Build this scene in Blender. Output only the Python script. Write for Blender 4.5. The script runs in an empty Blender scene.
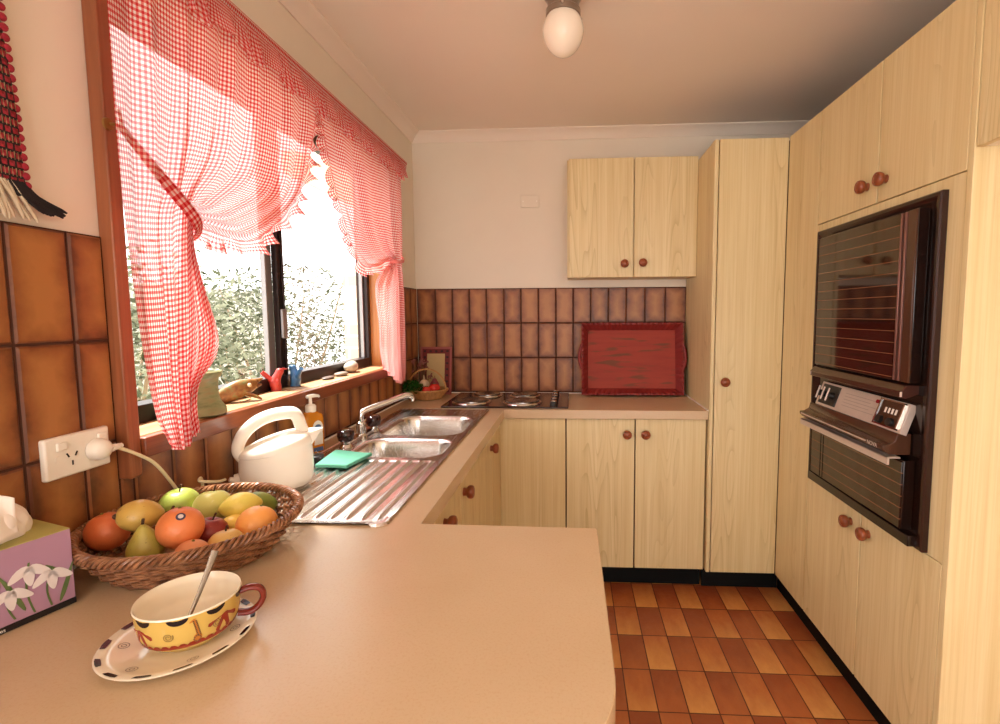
import bpy, math, random
from mathutils import Vector, Matrix
R = math.radians
PI = math.pi
rnd = random.Random(7)
scene = bpy.context.scene
COL = scene.collection

# ------------------------------------------------------------------ mesh building
class MB:
    """collects shapes and links them as ONE mesh object"""
    def __init__(self):
        self.v, self.f, self.uv = [], [], {}
    def add(self, vs, fs, uvs=None):
        o = len(self.v)
        self.v += [tuple(p) for p in vs]
        for k, fc in enumerate(fs):
            if uvs is not None:
                self.uv[len(self.f)] = uvs[k]
            self.f.append(tuple(o + i for i in fc))
        return self
    def box(self, x0, x1, y0, y1, z0, z1, M=None):
        vs = [Vector((x, y, z)) for z in (z0, z1) for y in (y0, y1) for x in (x0, x1)]
        if M is not None: vs = [M @ p for p in vs]
        return self.add(vs, [(0, 2, 3, 1), (4, 5, 7, 6), (0, 1, 5, 4), (2, 6, 7, 3), (0, 4, 6, 2), (1, 3, 7, 5)])
    def prism(self, poly, axis, a, b, M=None):
        """2D polygon extruded along an axis; poly coords are the other two axes in order"""
        def P(p, h):
            q = {'x': (h, p[0], p[1]), 'y': (p[0], h, p[1]), 'z': (p[0], p[1], h)}[axis]
            q = Vector(q)
            return M @ q if M is not None else q
        n = len(poly)
        vs = [P(p, a) for p in poly] + [P(p, b) for p in poly]
        fs = [tuple(range(n)), tuple(range(2*n - 1, n - 1, -1))]
        fs += [(i, n + i, n + (i + 1) % n, (i + 1) % n) for i in range(n)]
        return self.add(vs, fs)
    def lathe(self, prof, M=None, seg=32, sx=1.0, sy=1.0):
        vs, fs = [], []
        rows = []
        for r, z in prof:
            if r < 1e-6:
                rows.append([len(vs)]); vs.append(Vector((0, 0, z)))
            else:
                rows.append(list(range(len(vs), len(vs) + seg)))
                vs += [Vector((r*sx*math.cos(2*PI*k/seg), r*sy*math.sin(2*PI*k/seg), z)) for k in range(seg)]
        for a, b in zip(rows[:-1], rows[1:]):
            for k in range(seg):
                k2 = (k + 1) % seg
                if len(a) == 1 and len(b) == 1: continue
                if len(a) == 1: fs.append((a[0], b[k2], b[k]))
                elif len(b) == 1: fs.append((a[k], a[k2], b[0]))
                else: fs.append((a[k], a[k2], b[k2], b[k]))
        if M is not None: vs = [M @ p for p in vs]
        return self.add(vs, fs)
    def tube(self, pts, r, seg=8, closed=False, flat=None, up=None, caps=True):
        """pts swept; r number or list; flat=(a,b) scales the section; up fixes the frame"""
        pts = [Vector(p) for p in pts]
        n = len(pts)
        rr = r if isinstance(r, (list, tuple)) else [r]*n
        vs, fs = [], []
        N = None
        for i in range(n):
            if closed: t = (pts[(i + 1) % n] - pts[i - 1])
            else: t = pts[min(i + 1, n - 1)] - pts[max(i - 1, 0)]
            if t.length < 1e-9: t = Vector((0, 0, 1))
            t.normalize()
            if up is not None:
                N = Vector(up) - t*Vector(up).dot(t)
            elif N is None:
                N = t.orthogonal()
            else:
                N = N - t*N.dot(t)
            if N.length < 1e-6: N = t.orthogonal()
            N.normalize()
            B = t.cross(N)
            a, b = flat if flat else (1, 1)
            for k in range(seg):
                c, s = math.cos(2*PI*k/seg), math.sin(2*PI*k/seg)
                vs.append(pts[i] + N*(c*rr[i]*a) + B*(s*rr[i]*b))
        m = n if closed else n - 1
        for i in range(m):
            j = (i + 1) % n
            for k in range(seg):
                k2 = (k + 1) % seg
                fs.append((i*seg + k, i*seg + k2, j*seg + k2, j*seg + k))
        if caps and not closed:
            fs.append(tuple(range(seg - 1, -1, -1)))
            fs.append(tuple((n - 1)*seg + k for k in range(seg)))
        return self.add(vs, fs)
    def grid(self, fn, nu, nv, uvfn=None):
        vs = [Vector(fn(i/nu, j/nv)) for j in range(nv + 1) for i in range(nu + 1)]
        fs, us = [], []
        W = nu + 1
        for j in range(nv):
            for i in range(nu):
                fs.append((j*W + i, j*W + i + 1, (j + 1)*W + i + 1, (j + 1)*W + i))
                if uvfn:
                    us.append([uvfn((i + a)/nu, (j + b)/nv) for a, b in ((0, 0), (1, 0), (1, 1), (0, 1))])
        return self.add(vs, fs, us if uvfn else None)
    def blob(self, c, r, nu=24, nv=16, fn=None, M=None):
        """ellipsoid; fn(p, lat) -> moved unit point"""
        if not isinstance(r, (tuple, list)): r = (r, r, r)
        vs, fs = [], []
        T = Matrix.Translation(c) @ (M if M is not None else Matrix())
        def P(a, b):
            p = Vector((math.cos(a)*math.cos(b), math.sin(a)*math.cos(b), math.sin(b)))
            if fn: p = Vector(fn(p))
            return T @ Vector((p.x*r[0], p.y*r[1], p.z*r[2]))
        vs.append(P(0, -PI/2))
        for j in range(1, nv):
            for i in range(nu):
                vs.append(P(2*PI*i/nu, -PI/2 + PI*j/nv))
        vs.append(P(0, PI/2))
        for i in range(nu):
            fs.append((0, 1 + (i + 1) % nu, 1 + i))
            o = 1 + (nv - 2)*nu
            fs.append((len(vs) - 1, o + i, o + (i + 1) % nu))
        for j in range(nv - 2):
            for i in range(nu):
                a = 1 + j*nu
                fs.append((a + i, a + (i + 1) % nu, a + nu + (i + 1) % nu, a + nu + i))
        return self.add(vs, fs)
    def decal(self, poly, fn):
        """small painted mark: polygon in (a,b) mapped on a surface by fn"""
        n = len(poly)
        ca = sum(p[0] for p in poly)/n; cb = sum(p[1] for p in poly)/n
        vs = [fn(ca, cb)]
        for t in (.5, 1.0):
            vs += [fn(ca + (p[0] - ca)*t, cb + (p[1] - cb)*t) for p in poly]
        fs = []
        for i in range(n):
            j = (i + 1) % n
            fs.append((0, 1 + i, 1 + j))
            fs.append((1 + i, 1 + n + i, 1 + n + j, 1 + j))
        return self.add(vs, fs)
    def build(self, name, mat, parent=None, world=True, smooth=40, bevel=0, bseg=2, sub=0, solid=0, bangle=35):
        off = Vector((0, 0, 0))
        if parent is not None and world:
            p = parent
            while p is not None:
                off += p.location; p = p.parent
        me = bpy.data.meshes.new(name)
        me.from_pydata([(x - off.x, y - off.y, z - off.z) for x, y, z in self.v], [], self.f)
        if self.uv:
            ul = me.uv_layers.new(name='UVMap')
            for pl in me.polygons:
                u = self.uv.get(pl.index)
                if u:
                    for k, li in enumerate(pl.loop_indices): ul.data[li].uv = u[k]
        me.validate()
        if smooth:
            me.polygons.foreach_set('use_smooth', [True]*len(me.polygons))
            me.set_sharp_from_angle(angle=R(smooth))
        me.update()
        o = bpy.data.objects.new(name, me)
        COL.objects.link(o)
        if parent is not None: o.parent = parent
        if mat is not None: me.materials.append(mat)
        if solid:
            m = o.modifiers.new('solid', 'SOLIDIFY'); m.thickness = solid; m.offset = 0
        if sub:
            m = o.modifiers.new('sub', 'SUBSURF'); m.levels = m.render_levels = sub
        if bevel:
            m = o.modifiers.new('bev', 'BEVEL'); m.width = bevel; m.segments = bseg
            m.limit_method = 'ANGLE'; m.angle_limit = R(bangle); m.harden_normals = False
        return o

def tag(o, label=None, cat=None, group=None, kind=None):
    if label: o['label'] = label
    if cat: o['category'] = cat
    if group: o['group'] = group
    if kind: o['kind'] = kind
    return o
def thing(name, loc, label, cat, group=None):
    o = bpy.data.objects.new(name, None); COL.objects.link(o)
    o.location = loc; o.empty_display_size = .05
    return tag(o, label, cat, group)
def struct(o): o['kind'] = 'structure'; return o
def T(x, y, z): return Matrix.Translation((x, y, z))
def RZ(a): return Matrix.Rotation(a, 4, 'Z')
def RX(a): return Matrix.Rotation(a, 4, 'X')
def RY(a): return Matrix.Rotation(a, 4, 'Y')
def cr(pts, n):
    """Catmull-Rom through points, n samples per span"""
    P = [Vector(p) for p in pts]
    out = []
    for i in range(len(P) - 1):
        a, b, c, d = P[max(i - 1, 0)], P[i], P[i + 1], P[min(i + 2, len(P) - 1)]
        for k in range(n):
            t = k/n
            out.append(.5*((2*b) + (c - a)*t + (2*a - 5*b + 4*c - d)*t*t + (3*b - a - 3*c + d)*t**3))
    out.append(P[-1])
    return out

def text_part(name, body, size, depth, mat, parent, mtx, align='LEFT'):
    c = bpy.data.curves.new(name, 'FONT'); c.body = body; c.size = size; c.extrude = depth; c.align_x = align
    tmp = bpy.data.objects.new(name + '_src', c); COL.objects.link(tmp)
    bpy.context.view_layer.update()
    me = bpy.data.meshes.new_from_object(tmp.evaluated_get(bpy.context.evaluated_depsgraph_get()))
    bpy.data.objects.remove(tmp)
    me.materials.clear(); me.materials.append(mat); me.name = name
    o = bpy.data.objects.new(name, me); COL.objects.link(o); o.parent = parent; o.matrix_local = mtx
    return o
# ------------------------------------------------------------------ materials
def srgb(r, g, b):
    f = lambda c: (c/255/12.92) if c/255 <= .04045 else ((c/255 + .055)/1.055)**2.4
    return (f(r), f(g), f(b), 1)
class NT:
    def __init__(self, name):
        self.m = bpy.data.materials.new(name); self.m.use_nodes = True
        self.t = self.m.node_tree; self.t.nodes.clear()
        self.out = self.t.nodes.new('ShaderNodeOutputMaterial')
    def n(self, kind, **kw):
        nd = self.t.nodes.new('ShaderNode' + kind)
        for k, v in kw.items():
            if hasattr(nd, k) and k not in nd.inputs.keys(): setattr(nd, k, v)
            else: self.i(nd, k, v)
        return nd
    def i(self, nd, key, v):
        s = nd.inputs[key]
        if hasattr(v, 'links') or hasattr(v, 'is_linked'): self.t.links.new(v, s)
        elif hasattr(v, 'outputs'): self.t.links.new(v.outputs[0], s)
        else: s.default_value = v
    def math(self, op, a, b=0.0, c=None):
        nd = self.t.nodes.new('ShaderNodeMath'); nd.operation = op
        self.i(nd, 0, a); self.i(nd, 1, b)
        if c is not None: self.i(nd, 2, c)
        return nd.outputs[0]
    def mix(self, fac, a, b, blend='MIX'):
        nd = self.t.nodes.new('ShaderNodeMix'); nd.data_type = 'RGBA'; nd.blend_type = blend
        self.i(nd, 0, fac); self.i(nd, 6, a); self.i(nd, 7, b)
        return nd.outputs[2]
    def ramp(self, fac, stops):
        nd = self.t.nodes.new('ShaderNodeValToRGB')
        self.i(nd, 0, fac)
        e = nd.color_ramp.elements
        while len(e) > 1: e.remove(e[-1])
        e[0].position = stops[0][0]; e[0].color = stops[0][1]
        for p, c in stops[1:]:
            x = e.new(p); x.color = c
        return nd.outputs[0]
    def noise(self, vec, scale, detail=3, rough=.5, dist=0):
        nd = self.n('TexNoise'); self.i(nd, 'Scale', scale); self.i(nd, 'Detail', detail)
        self.i(nd, 'Roughness', rough); self.i(nd, 'Distortion', dist)
        if vec is not None: self.i(nd, 'Vector', vec)
        return nd.outputs[0]
    def mapping(self, vec, scale=(1, 1, 1), loc=(0, 0, 0), rot=(0, 0, 0)):
        nd = self.n('Mapping'); self.i(nd, 'Vector', vec); self.i(nd, 'Scale', scale)
        self.i(nd, 'Location', loc); self.i(nd, 'Rotation', rot)
        return nd.outputs[0]
    def obj(self): return self.n('TexCoord').outputs['Object']
    def uv(self): return self.n('TexCoord').outputs['UV']
    def bump(self, h, s=.3, d=.002):
        nd = self.n('Bump'); self.i(nd, 'Strength', s); self.i(nd, 'Distance', d); self.i(nd, 'Height', h)
        return nd.outputs[0]
    def bsdf(self, col, rough=.5, metal=0, normal=None, **kw):
        b = self.n('BsdfPrincipled')
        self.i(b, 'Base Color', col); self.i(b, 'Roughness', rough); self.i(b, 'Metallic', metal)
        if normal is not None: self.i(b, 'Normal', normal)
        for k, v in kw.items(): self.i(b, k, v)
        self.t.links.new(b.outputs[0], self.out.inputs[0])
        return b
MATS = {}
def plain(name, rgb, rough=.5, metal=0, var=.06, nscale=30, bump=0, **kw):
    """solid colour with a little mottling"""
    if name in MATS: return MATS[name]
    k = NT(name)
    c = srgb(*rgb)
    nz = k.noise(k.obj(), nscale, 3)
    lo = tuple(x*(1 - var) for x in c[:3]) + (1,); hi = tuple(min(1, x*(1 + var)) for x in c[:3]) + (1,)
    col = k.mix(nz, lo, hi)
    nrm = k.bump(nz, bump, .002) if bump else None
    k.bsdf(col, rough, metal, nrm, **kw)
    MATS[name] = k.m
    return k.m

def mk_laminate(name, tint=1.0):
    k = NT(name)
    oc = k.obj()
    sp = k.n('SeparateXYZ'); k.i(sp, 0, oc)
    s = k.math('ADD', sp.outputs[0], sp.outputs[1])
    rn = k.n('ObjectInfo').outputs['Random']
    s = k.math('ADD', s, k.math('MULTIPLY', rn, 3.7))
    z = k.math('ADD', sp.outputs[2], k.math('MULTIPLY', rn, 11.0))
    cb = k.n('CombineXYZ'); k.i(cb, 0, s); k.i(cb, 2, z); v = cb.outputs[0]
    # straight grain
    fine = k.noise(k.mapping(v, (130, 1, 2.2)), 1.0, 4, .6)
    mid = k.noise(k.mapping(v, (26, 1, .7)), 1.0, 3, .55)
    # cathedral figure: strongly stretched contours of a smooth field
    fld = k.noise(k.mapping(v, (9.5, 1, 1.0)), 1.0, 1, .4, .2)
    ring = k.math('FRACT', k.math('MULTIPLY', fld, 13.0))
    line = k.math('SMOOTHSTEP', .62, .97, ring) if False else k.math('POWER', ring, 5.0)
    mask = k.ramp(k.noise(k.mapping(v, (7.5, 1, .22), (3, 0, 5)), 1.0, 1), [(.5, (0, 0, 0, 1)), (.6, (1, 1, 1, 1))])
    line = k.math('MULTIPLY', line, mask)
    a, b, d = srgb(226, 209, 164), srgb(214, 192, 140), srgb(172, 146, 88)
    col = k.mix(k.ramp(mid, [(.3, (0, 0, 0, 1)), (.7, (1, 1, 1, 1))]), a, b)
    col = k.mix(k.math('MULTIPLY', k.ramp(fine, [(.45, (0, 0, 0, 1)), (.7, (1, 1, 1, 1))]), .55), col, srgb(200, 174, 122))
    col = k.mix(k.math('MULTIPLY', line, .45), col, d)
    k.bsdf(col, .42, 0, k.bump(fine, .08, .001))
    return k.m

def mk_timber(name, dark, light, axis='z', rough=.35, scale=1.0):
    k = NT(name)
    oc = k.obj()
    sc = {'z': (55, 55, 2.5), 'y': (55, 2.5, 55), 'x': (2.5, 55, 55)}[axis]
    n1 = k.noise(k.mapping(oc, tuple(x*scale for x in sc)), 1.0, 5, .6, .6)
    n2 = k.noise(k.mapping(oc, tuple(x*.25*scale for x in sc)), 1.0, 2)
    f = k.math('ADD', k.math('MULTIPLY', n1, .7), k.math('MULTIPLY', n2, .4))
    col = k.ramp(f, [(.35, srgb(*dark)), (.75, srgb(*light))])
    k.bsdf(col, rough, 0, k.bump(n1, .1, .001))
    return k.m

def mk_tile():
    k = NT('glazed_brown_tile')
    uv = k.uv()
    sp = k.n('SeparateXYZ'); k.i(sp, 0, uv)
    eu = k.math('MINIMUM', sp.outputs[0], k.math('SUBTRACT', 1.0, sp.outputs[0]))
    ev = k.math('MULTIPLY', k.math('MINIMUM', sp.outputs[1], k.math('SUBTRACT', 1.0, sp.outputs[1])), 2.0)
    e = k.math('MINIMUM', eu, ev)
    nz = k.noise(k.obj(), 16, 4, .6)
    e2 = k.math('ADD', e, k.math('MULTIPLY', k.math('SUBTRACT', nz, .5), .55))
    rp = k.n('NewGeometry').outputs['Random Per Island']
    e2 = k.math('ADD', e2, k.math('MULTIPLY', k.math('SUBTRACT', rp, .5), .22))
    col = k.ramp(e2, [(0, srgb(98, 52, 27)), (.14, srgb(137, 81, 42)), (.45, srgb(172, 114, 62))])
    k.bsdf(col, .42, 0, k.bump(k.noise(k.obj(), 14, 2), .25, .003))
    return k.m

def mk_floor(x0, y0, tw, tl):
    k = NT('floor_tile')
    sp = k.n('SeparateXYZ'); k.i(sp, 0, k.obj())
    u = k.math('DIVIDE', k.math('SUBTRACT', sp.outputs[0], x0), tw)
    v = k.math('DIVIDE', k.math('SUBTRACT', sp.outputs[1], y0), tl)
    fu, fv = k.math('FRACT', u), k.math('FRACT', v)
    iu, iv = k.math('FLOOR', u), k.math('FLOOR', v)
    chk = k.math('MODULO', k.math('ABSOLUTE', k.math('ADD', iu, iv)), 2.0)
    cell = k.n('CombineXYZ'); k.i(cell, 0, iu); k.i(cell, 1, iv)
    wn = k.n('TexWhiteNoise'); k.i(wn, 'Vector', cell)
    nz = k.noise(k.mapping(k.obj(), (22, 9, 1)), 1.0, 4, .6)
    f = k.math('ADD', k.math('MULTIPLY', chk, .36), k.math('MULTIPLY', nz, .42))
    f = k.math('ADD', f, k.math('MULTIPLY', k.math('SUBTRACT', wn.outputs[0], .5), .16))
    f = k.math('ADD', f, k.math('MULTIPLY', k.math('SUBTRACT', .5, fv), .34))
    col = k.ramp(f, [(.1, srgb(150, 76, 44)), (.45, srgb(184, 108, 60)), (.8, srgb(220, 160, 92))])
    gu = k.math('MINIMUM', fu, k.math('SUBTRACT', 1.0, fu))
    gv = k.math('MULTIPLY', k.math('MINIMUM', fv, k.math('SUBTRACT', 1.0, fv)), tl/tw)
    g = k.math('LESS_THAN', k.math('MINIMUM', gu, gv), .022)
    col = k.mix(g, col, srgb(84, 28, 18))
    h = k.noise(k.mapping(k.obj(), (30, 18, 1)), 1.0, 5, .6)
    h = k.math('SUBTRACT', h, k.math('MULTIPLY', g, .6))
    k.bsdf(col, .3, 0, k.bump(h, .6, .005))
    return k.m

def mk_gingham():
    k = NT('gingham_cloth')
    sp = k.n('SeparateXYZ'); k.i(sp, 0, k.uv())
    p = .0112
    a = k.math('LESS_THAN', k.math('FRACT', k.math('DIVIDE', sp.outputs[0], p)), .5)
    b = k.math('LESS_THAN', k.math('FRACT', k.math('DIVIDE', sp.outputs[1], p)), .5)
    s = k.math('MULTIPLY', k.math('ADD', a, b), .5)
    col = k.ramp(s, [(0, srgb(246, 240, 236)), (.5, srgb(230, 130, 124)), (1, srgb(204, 44, 52))])
    d = k.n('BsdfDiffuse'); k.i(d, 'Color', col)
    t = k.n('BsdfTranslucent'); k.i(t, 'Color', col)
    tr = k.n('BsdfTransparent'); k.i(tr, 'Color', (1, 1, 1, 1))
    m1 = k.n('MixShader'); k.i(m1, 0, .55); k.i(m1, 1, d); k.i(m1, 2, t)
    m2 = k.n('MixShader'); k.i(m2, 0, k.math('SUBTRACT', .16, k.math('MULTIPLY', s, .1))); k.i(m2, 1, m1); k.i(m2, 2, tr)
    k.t.links.new(m2.outputs[0], k.out.inputs[0])
    return k.m

def mk_glass(name='window_glass', tint=(1, 1, 1, 1), amount=1.0):
    k = NT(name)
    tr = k.n('BsdfTransparent'); k.i(tr, 'Color', tint)
    g = k.n('BsdfGlossy'); k.i(g, 'Roughness', .02)
    ge = k.n('NewGeometry')
    dp = k.n('VectorMath', operation='DOT_PRODUCT'); k.i(dp, 0, ge.outputs['Incoming']); k.i(dp, 1, ge.outputs['Normal'])
    c = k.math('SUBTRACT', 1.0, k.math('ABSOLUTE', dp.outputs['Value']))
    fr = k.math('ADD', .03, k.math('MULTIPLY', k.math('POWER', c, 5.0), .6))
    m = k.n('MixShader'); k.i(m, 0, k.math('MULTIPLY', fr, amount)); k.i(m, 1, tr); k.i(m, 2, g)
    k.t.links.new(m.outputs[0], k.out.inputs[0])
    return k.m

def mk_steel():
    k = NT('brushed_steel')
    n = k.noise(k.mapping(k.obj(), (420, 6, 60)), 1.0, 3)
    r = k.math('ADD', .17, k.math('MULTIPLY', n, .16))
    k.bsdf((.72, .69, .66, 1), r, 1.0, k.bump(n, .03, .001))
    return k.m

def mk_worktop():
    k = NT('beige_laminate')
    n = k.noise(k.obj(), 260, 3, .7)
    n2 = k.noise(k.obj(), 7, 3)
    col = k.mix(n2, srgb(200, 173, 138), srgb(208, 183, 150))
    col = k.mix(k.math('MULTIPLY', k.ramp(n, [(.5, (0, 0, 0, 1)), (.7, (1, 1, 1, 1))]), .3), col, srgb(188, 150, 112))
    st = k.ramp(k.noise(k.mapping(k.obj(), (9, 12, 1), (4.2, 1.1, 0)), 1.0, 4), [(.7, (0, 0, 0, 1)), (.76, (1, 1, 1, 1))])
    col = k.mix(k.math('MULTIPLY', st, .35), col, srgb(168, 116, 66))
    k.bsdf(col, .27, 0, k.bump(n, .12, .0008))
    return k.m

def mk_oven_glass():
    k = NT('ribbed_brown_oven_glass')
    sp = k.n('SeparateXYZ'); k.i(sp, 0, k.obj())
    f = k.math('FRACT', k.math('DIVIDE', sp.outputs[2], .033))
    ln = k.math('LESS_THAN', f, .055)
    n = k.noise(k.obj(), 20, 2)
    col = k.mix(n, srgb(34, 16, 10), srgb(48, 24, 14))
    col = k.mix(k.math('MULTIPLY', ln, .8), col, srgb(150, 104, 72))
    k.bsdf(col, .06, 0, None, **{'Specular IOR Level': .8})
    return k.m

def mk_scarf():
    k = NT('woven_wool')
    sp = k.n('SeparateXYZ'); k.i(sp, 0, k.uv())
    u = k.math('DIVIDE', sp.outputs[0], .011); v = k.math('DIVIDE', sp.outputs[1], .013)
    fu, fv = k.math('FRACT', u), k.math('FRACT', v)
    row = k.math('MODULO', k.math('FLOOR', v), 2.0)
    dot = k.math('MULTIPLY', k.math('LESS_THAN', k.math('ABSOLUTE', k.math('SUBTRACT', fu, .5)), .36),
                 k.math('LESS_THAN', k.math('ABSOLUTE', k.math('SUBTRACT', fv, .5)), .34))
    col = k.mix(dot, srgb(26, 16, 16), srgb(150, 36, 48))
    gr = k.math('MULTIPLY', k.math('LESS_THAN', k.math('FRACT', k.math('MULTIPLY', u, 2.0)), .22), row)
    col = k.mix(k.math('MULTIPLY', gr, .8), col, srgb(170, 150, 110))
    h = k.math('MULTIPLY', k.math('SINE', k.math('MULTIPLY', u, 2*PI)), k.math('SINE', k.math('MULTIPLY', v, 2*PI)))
    k.bsdf(col, .95, 0, k.bump(h, .5, .004))
    return k.m

def mk_fruit(name, c1, c2, spot=None, nscale=9, rough=.35, pit=0, pscale=220, axis=2, f0=-.03, f1=.04):
    k = NT(name)
    sp = k.n('SeparateXYZ'); k.i(sp, 0, k.obj())
    n = k.noise(k.obj(), nscale*4, 4, .6)
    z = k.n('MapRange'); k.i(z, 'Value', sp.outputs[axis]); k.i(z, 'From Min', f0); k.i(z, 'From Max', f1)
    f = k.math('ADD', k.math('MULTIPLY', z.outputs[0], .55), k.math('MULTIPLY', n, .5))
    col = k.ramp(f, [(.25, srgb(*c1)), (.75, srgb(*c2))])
    if spot:
        s = k.ramp(k.noise(k.obj(), 160, 2), [(.66, (0, 0, 0, 1)), (.72, (1, 1, 1, 1))])
        col = k.mix(k.math('MULTIPLY', s, .5), col, srgb(*spot))
    nm = k.bump(k.noise(k.obj(), pscale, 2), pit, .0015) if pit else None
    k.bsdf(col, rough, 0, nm, **{'Subsurface Weight': .08, 'Subsurface Radius': (.01, .004, .002)})
    return k.m

def mk_leaf(name, c1, c2, tr=.45):
    k = NT(name)
    rp = k.n('NewGeometry').outputs['Random Per Island']
    col = k.mix(rp, srgb(*c1), srgb(*c2))
    d = k.n('BsdfDiffuse'); k.i(d, 'Color', col)
    t = k.n('BsdfTranslucent'); k.i(t, 'Color', col)
    m = k.n('MixShader'); k.i(m, 0, tr); k.i(m, 1, d); k.i(m, 2, t)
    k.t.links.new(m.outputs[0], k.out.inputs[0])
    return k.m

def mk_brick():
    k = NT('pale_brick')
    b = k.n('TexBrick'); k.i(b, 'Vector', k.mapping(k.obj(), (1, 1, 1), rot=(PI/2, 0, 0)))
    k.i(b, 'Color1', srgb(226, 206, 194)); k.i(b, 'Color2', srgb(212, 186, 172)); k.i(b, 'Mortar', srgb(236, 228, 220))
    k.i(b, 'Scale', 1.0); k.i(b, 'Brick Width', .23); k.i(b, 'Row Height', .086); k.i(b, 'Mortar Size', .008)
    k.bsdf(b.outputs[0], .85)
    return k.m

def mk_tray():
    k = NT('painted_red_wood')
    oc = k.obj()
    n = k.noise(k.mapping(oc, (4, 30, 30)), 1.0, 4, .6)
    col = k.mix(n, srgb(130, 38, 26), srgb(164, 60, 40))
    st = k.ramp(k.noise(k.mapping(oc, (7.0, 1, 46), (2.3, 0, 4)), 1.0, 2, .4), [(.545, (0, 0, 0, 1)), (.66, (1, 1, 1, 1))])
    col = k.mix(k.math('MULTIPLY', st, .8), col, srgb(98, 58, 30))
    k.bsdf(col, .7, 0, k.bump(n, .15, .001))
    return k.m

M = dict(
    lam=mk_laminate('ash_laminate'),
    core=plain('cabinet_edge_brown', (84, 54, 30), .7),
    knob=mk_timber('turned_knob_wood', (112, 52, 28), (158, 84, 48), 'x', .3),
    tile=mk_tile(), floor=mk_floor(1.095, -.6546, .1026, .2038),
    grout=plain('dark_grout', (70, 36, 20), .9),
    plaster=plain('painted_plaster', (226, 216, 199), .85, var=.03, nscale=6, bump=.02),
    ceil=plain('ceiling_paint', (234, 222, 208), .9, var=.02, nscale=3),
    frame=mk_timber('stained_frame', (118, 64, 38), (164, 102, 66), 'z', .35),
    framey=mk_timber('stained_sill', (96, 44, 24), (146, 80, 46), 'y', .3),
    silltop=mk_timber('varnished_sill_top', (190, 142, 100), (222, 184, 142), 'y', .2),
    reveal=mk_timber('golden_reveal', (168, 104, 48), (208, 142, 74), 'z', .4),
    bronze=plain('dark_bronze_aluminium', (46, 34, 32), .35, .6),
    alu=plain('grey_aluminium', (150, 146, 146), .4, .7),
    glass=mk_glass(), ging=mk_gingham(), steel=mk_steel(), top=mk_worktop(),
    chrome=plain('chrome', (222, 220, 218), .08, 1.0, var=.01),
    black=plain('black_plastic', (18, 16, 16), .4),
    kick=plain('black_kickboard', (5, 4, 4), .7, **{'Specular IOR Level': .2}),
    white=plain('white_plastic', (240, 234, 222), .3, var=.02),
    cream=plain('cream_cord', (232, 220, 180), .45),
    hob=plain('brown_glass_hob', (40, 20, 16), .05, **{'Specular IOR Level': .8}),
    plate=plain('hotplate_steel', (150, 146, 142), .22, .95),
    plated=plain('hotplate_iron', (92, 88, 86), .35, .7),
    tray=mk_tray(), trayd=plain('dark_red_paint', (126, 34, 30), .5),
    oveng=mk_oven_glass(), ovend=plain('oven_dark_enamel', (30, 17, 13), .15),
    ovenb=plain('oven_brown_enamel', (74, 46, 32), .22), satin=plain('satin_silver', (206, 190, 178), .35, .35),
    pink=plain('rose_anodised_strip', (140, 98, 88), .3, .6),
    wick=mk_timber('wicker_brown', (84, 44, 26), (188, 134, 94), 'z', .34),
    wick2=mk_timber('wicker_tan', (150, 98, 50), (206, 156, 96), 'z', .5),
    scarf=mk_scarf(), wool=plain('black_wool', (28, 20, 22), .95), wooln=plain('natural_wool', (196, 182, 158), .95),
    woolr=plain('crimson_wool', (150, 34, 50), .95),
    opal=plain('opal_glass', (240, 230, 214), .12, var=.01, **{'Subsurface Weight': .4, 'Subsurface Radius': (.05, .05, .05)}),
    brick=mk_brick(), lamtop=plain('white_laminate', (232, 222, 206), .5),
)

# ------------------------------------------------------------------ dimensions
B = .892          # worktop height
ZC = 2.37         # ceiling
XR = 1.868        # face of the tall units
XW = 2.48         # right wall
YF = -5.6         # wall behind the camera
W0, W1, WZ0, WZ1 = -1.917, -.46, 1.10, 2.05     # window opening

# ------------------------------------------------------------------ the room
mb = MB(); mb.box(-.02, XW + .1, YF - .1, .1, -.1, 0); struct(mb.build('floor', M['floor']))
mb = MB(); mb.box(-.14, XW + .1, YF - .1, .1, ZC, ZC + .1); struct(mb.build('ceiling', M['ceil']))
mb = MB(); mb.box(-.14, XW + .1, .008, .14, 0, ZC); struct(mb.build('wall_back', M['plaster']))
mb = MB(); mb.box(XW, XW + .12, YF, .14, 0, ZC); struct(mb.build('wall_right', M['plaster']))
mb = MB()   # window wall, built round the opening
mb.box(-.14, -.008, YF, -4.7, 0, ZC); mb.box(-.14, -.008, -3.2, W0 - .018, 0, ZC); mb.box(-.14, -.008, -4.7, -3.2, 0, .85); mb.box(-.14, -.008, -4.7, -3.2, 2.1, ZC); mb.box(-.14, -.008, W1 + .018, .01, 0, ZC)
mb.box(-.14, -.008, W0 - .018, W1 + .018, 0, WZ0 - .03); mb.box(-.14, -.008, W0 - .018, W1 + .018, WZ1 + .018, ZC)
struct(mb.build('wall_left', M['plaster']))
# wall behind the camera; its wide glazed door is added to let light in
mb = MB()
mb.box(-.14, .25, YF - .12, YF, 0, ZC); mb.box(2.35, XW + .1, YF - .12, YF, 0, ZC)
mb.box(.25, 2.35, YF - .12, YF, 2.15, ZC); struct(mb.build('wall_front', M['plaster']))
mb = MB()
for x in (.25, 1.27, 2.29): mb.box(x, x + .06, YF - .09, YF - .03, 0, 2.15)
for z in (0, 2.09): mb.box(.25, 2.35, YF - .09, YF - .03, z, z + .06)
pd = struct(mb.build('added_door', M['bronze'], bevel=.003))
mb = MB(); mb.box(.3, 2.3, YF - .062, YF - .058, .05, 2.1); g = mb.build('glass', M['glass'], pd)

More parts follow.
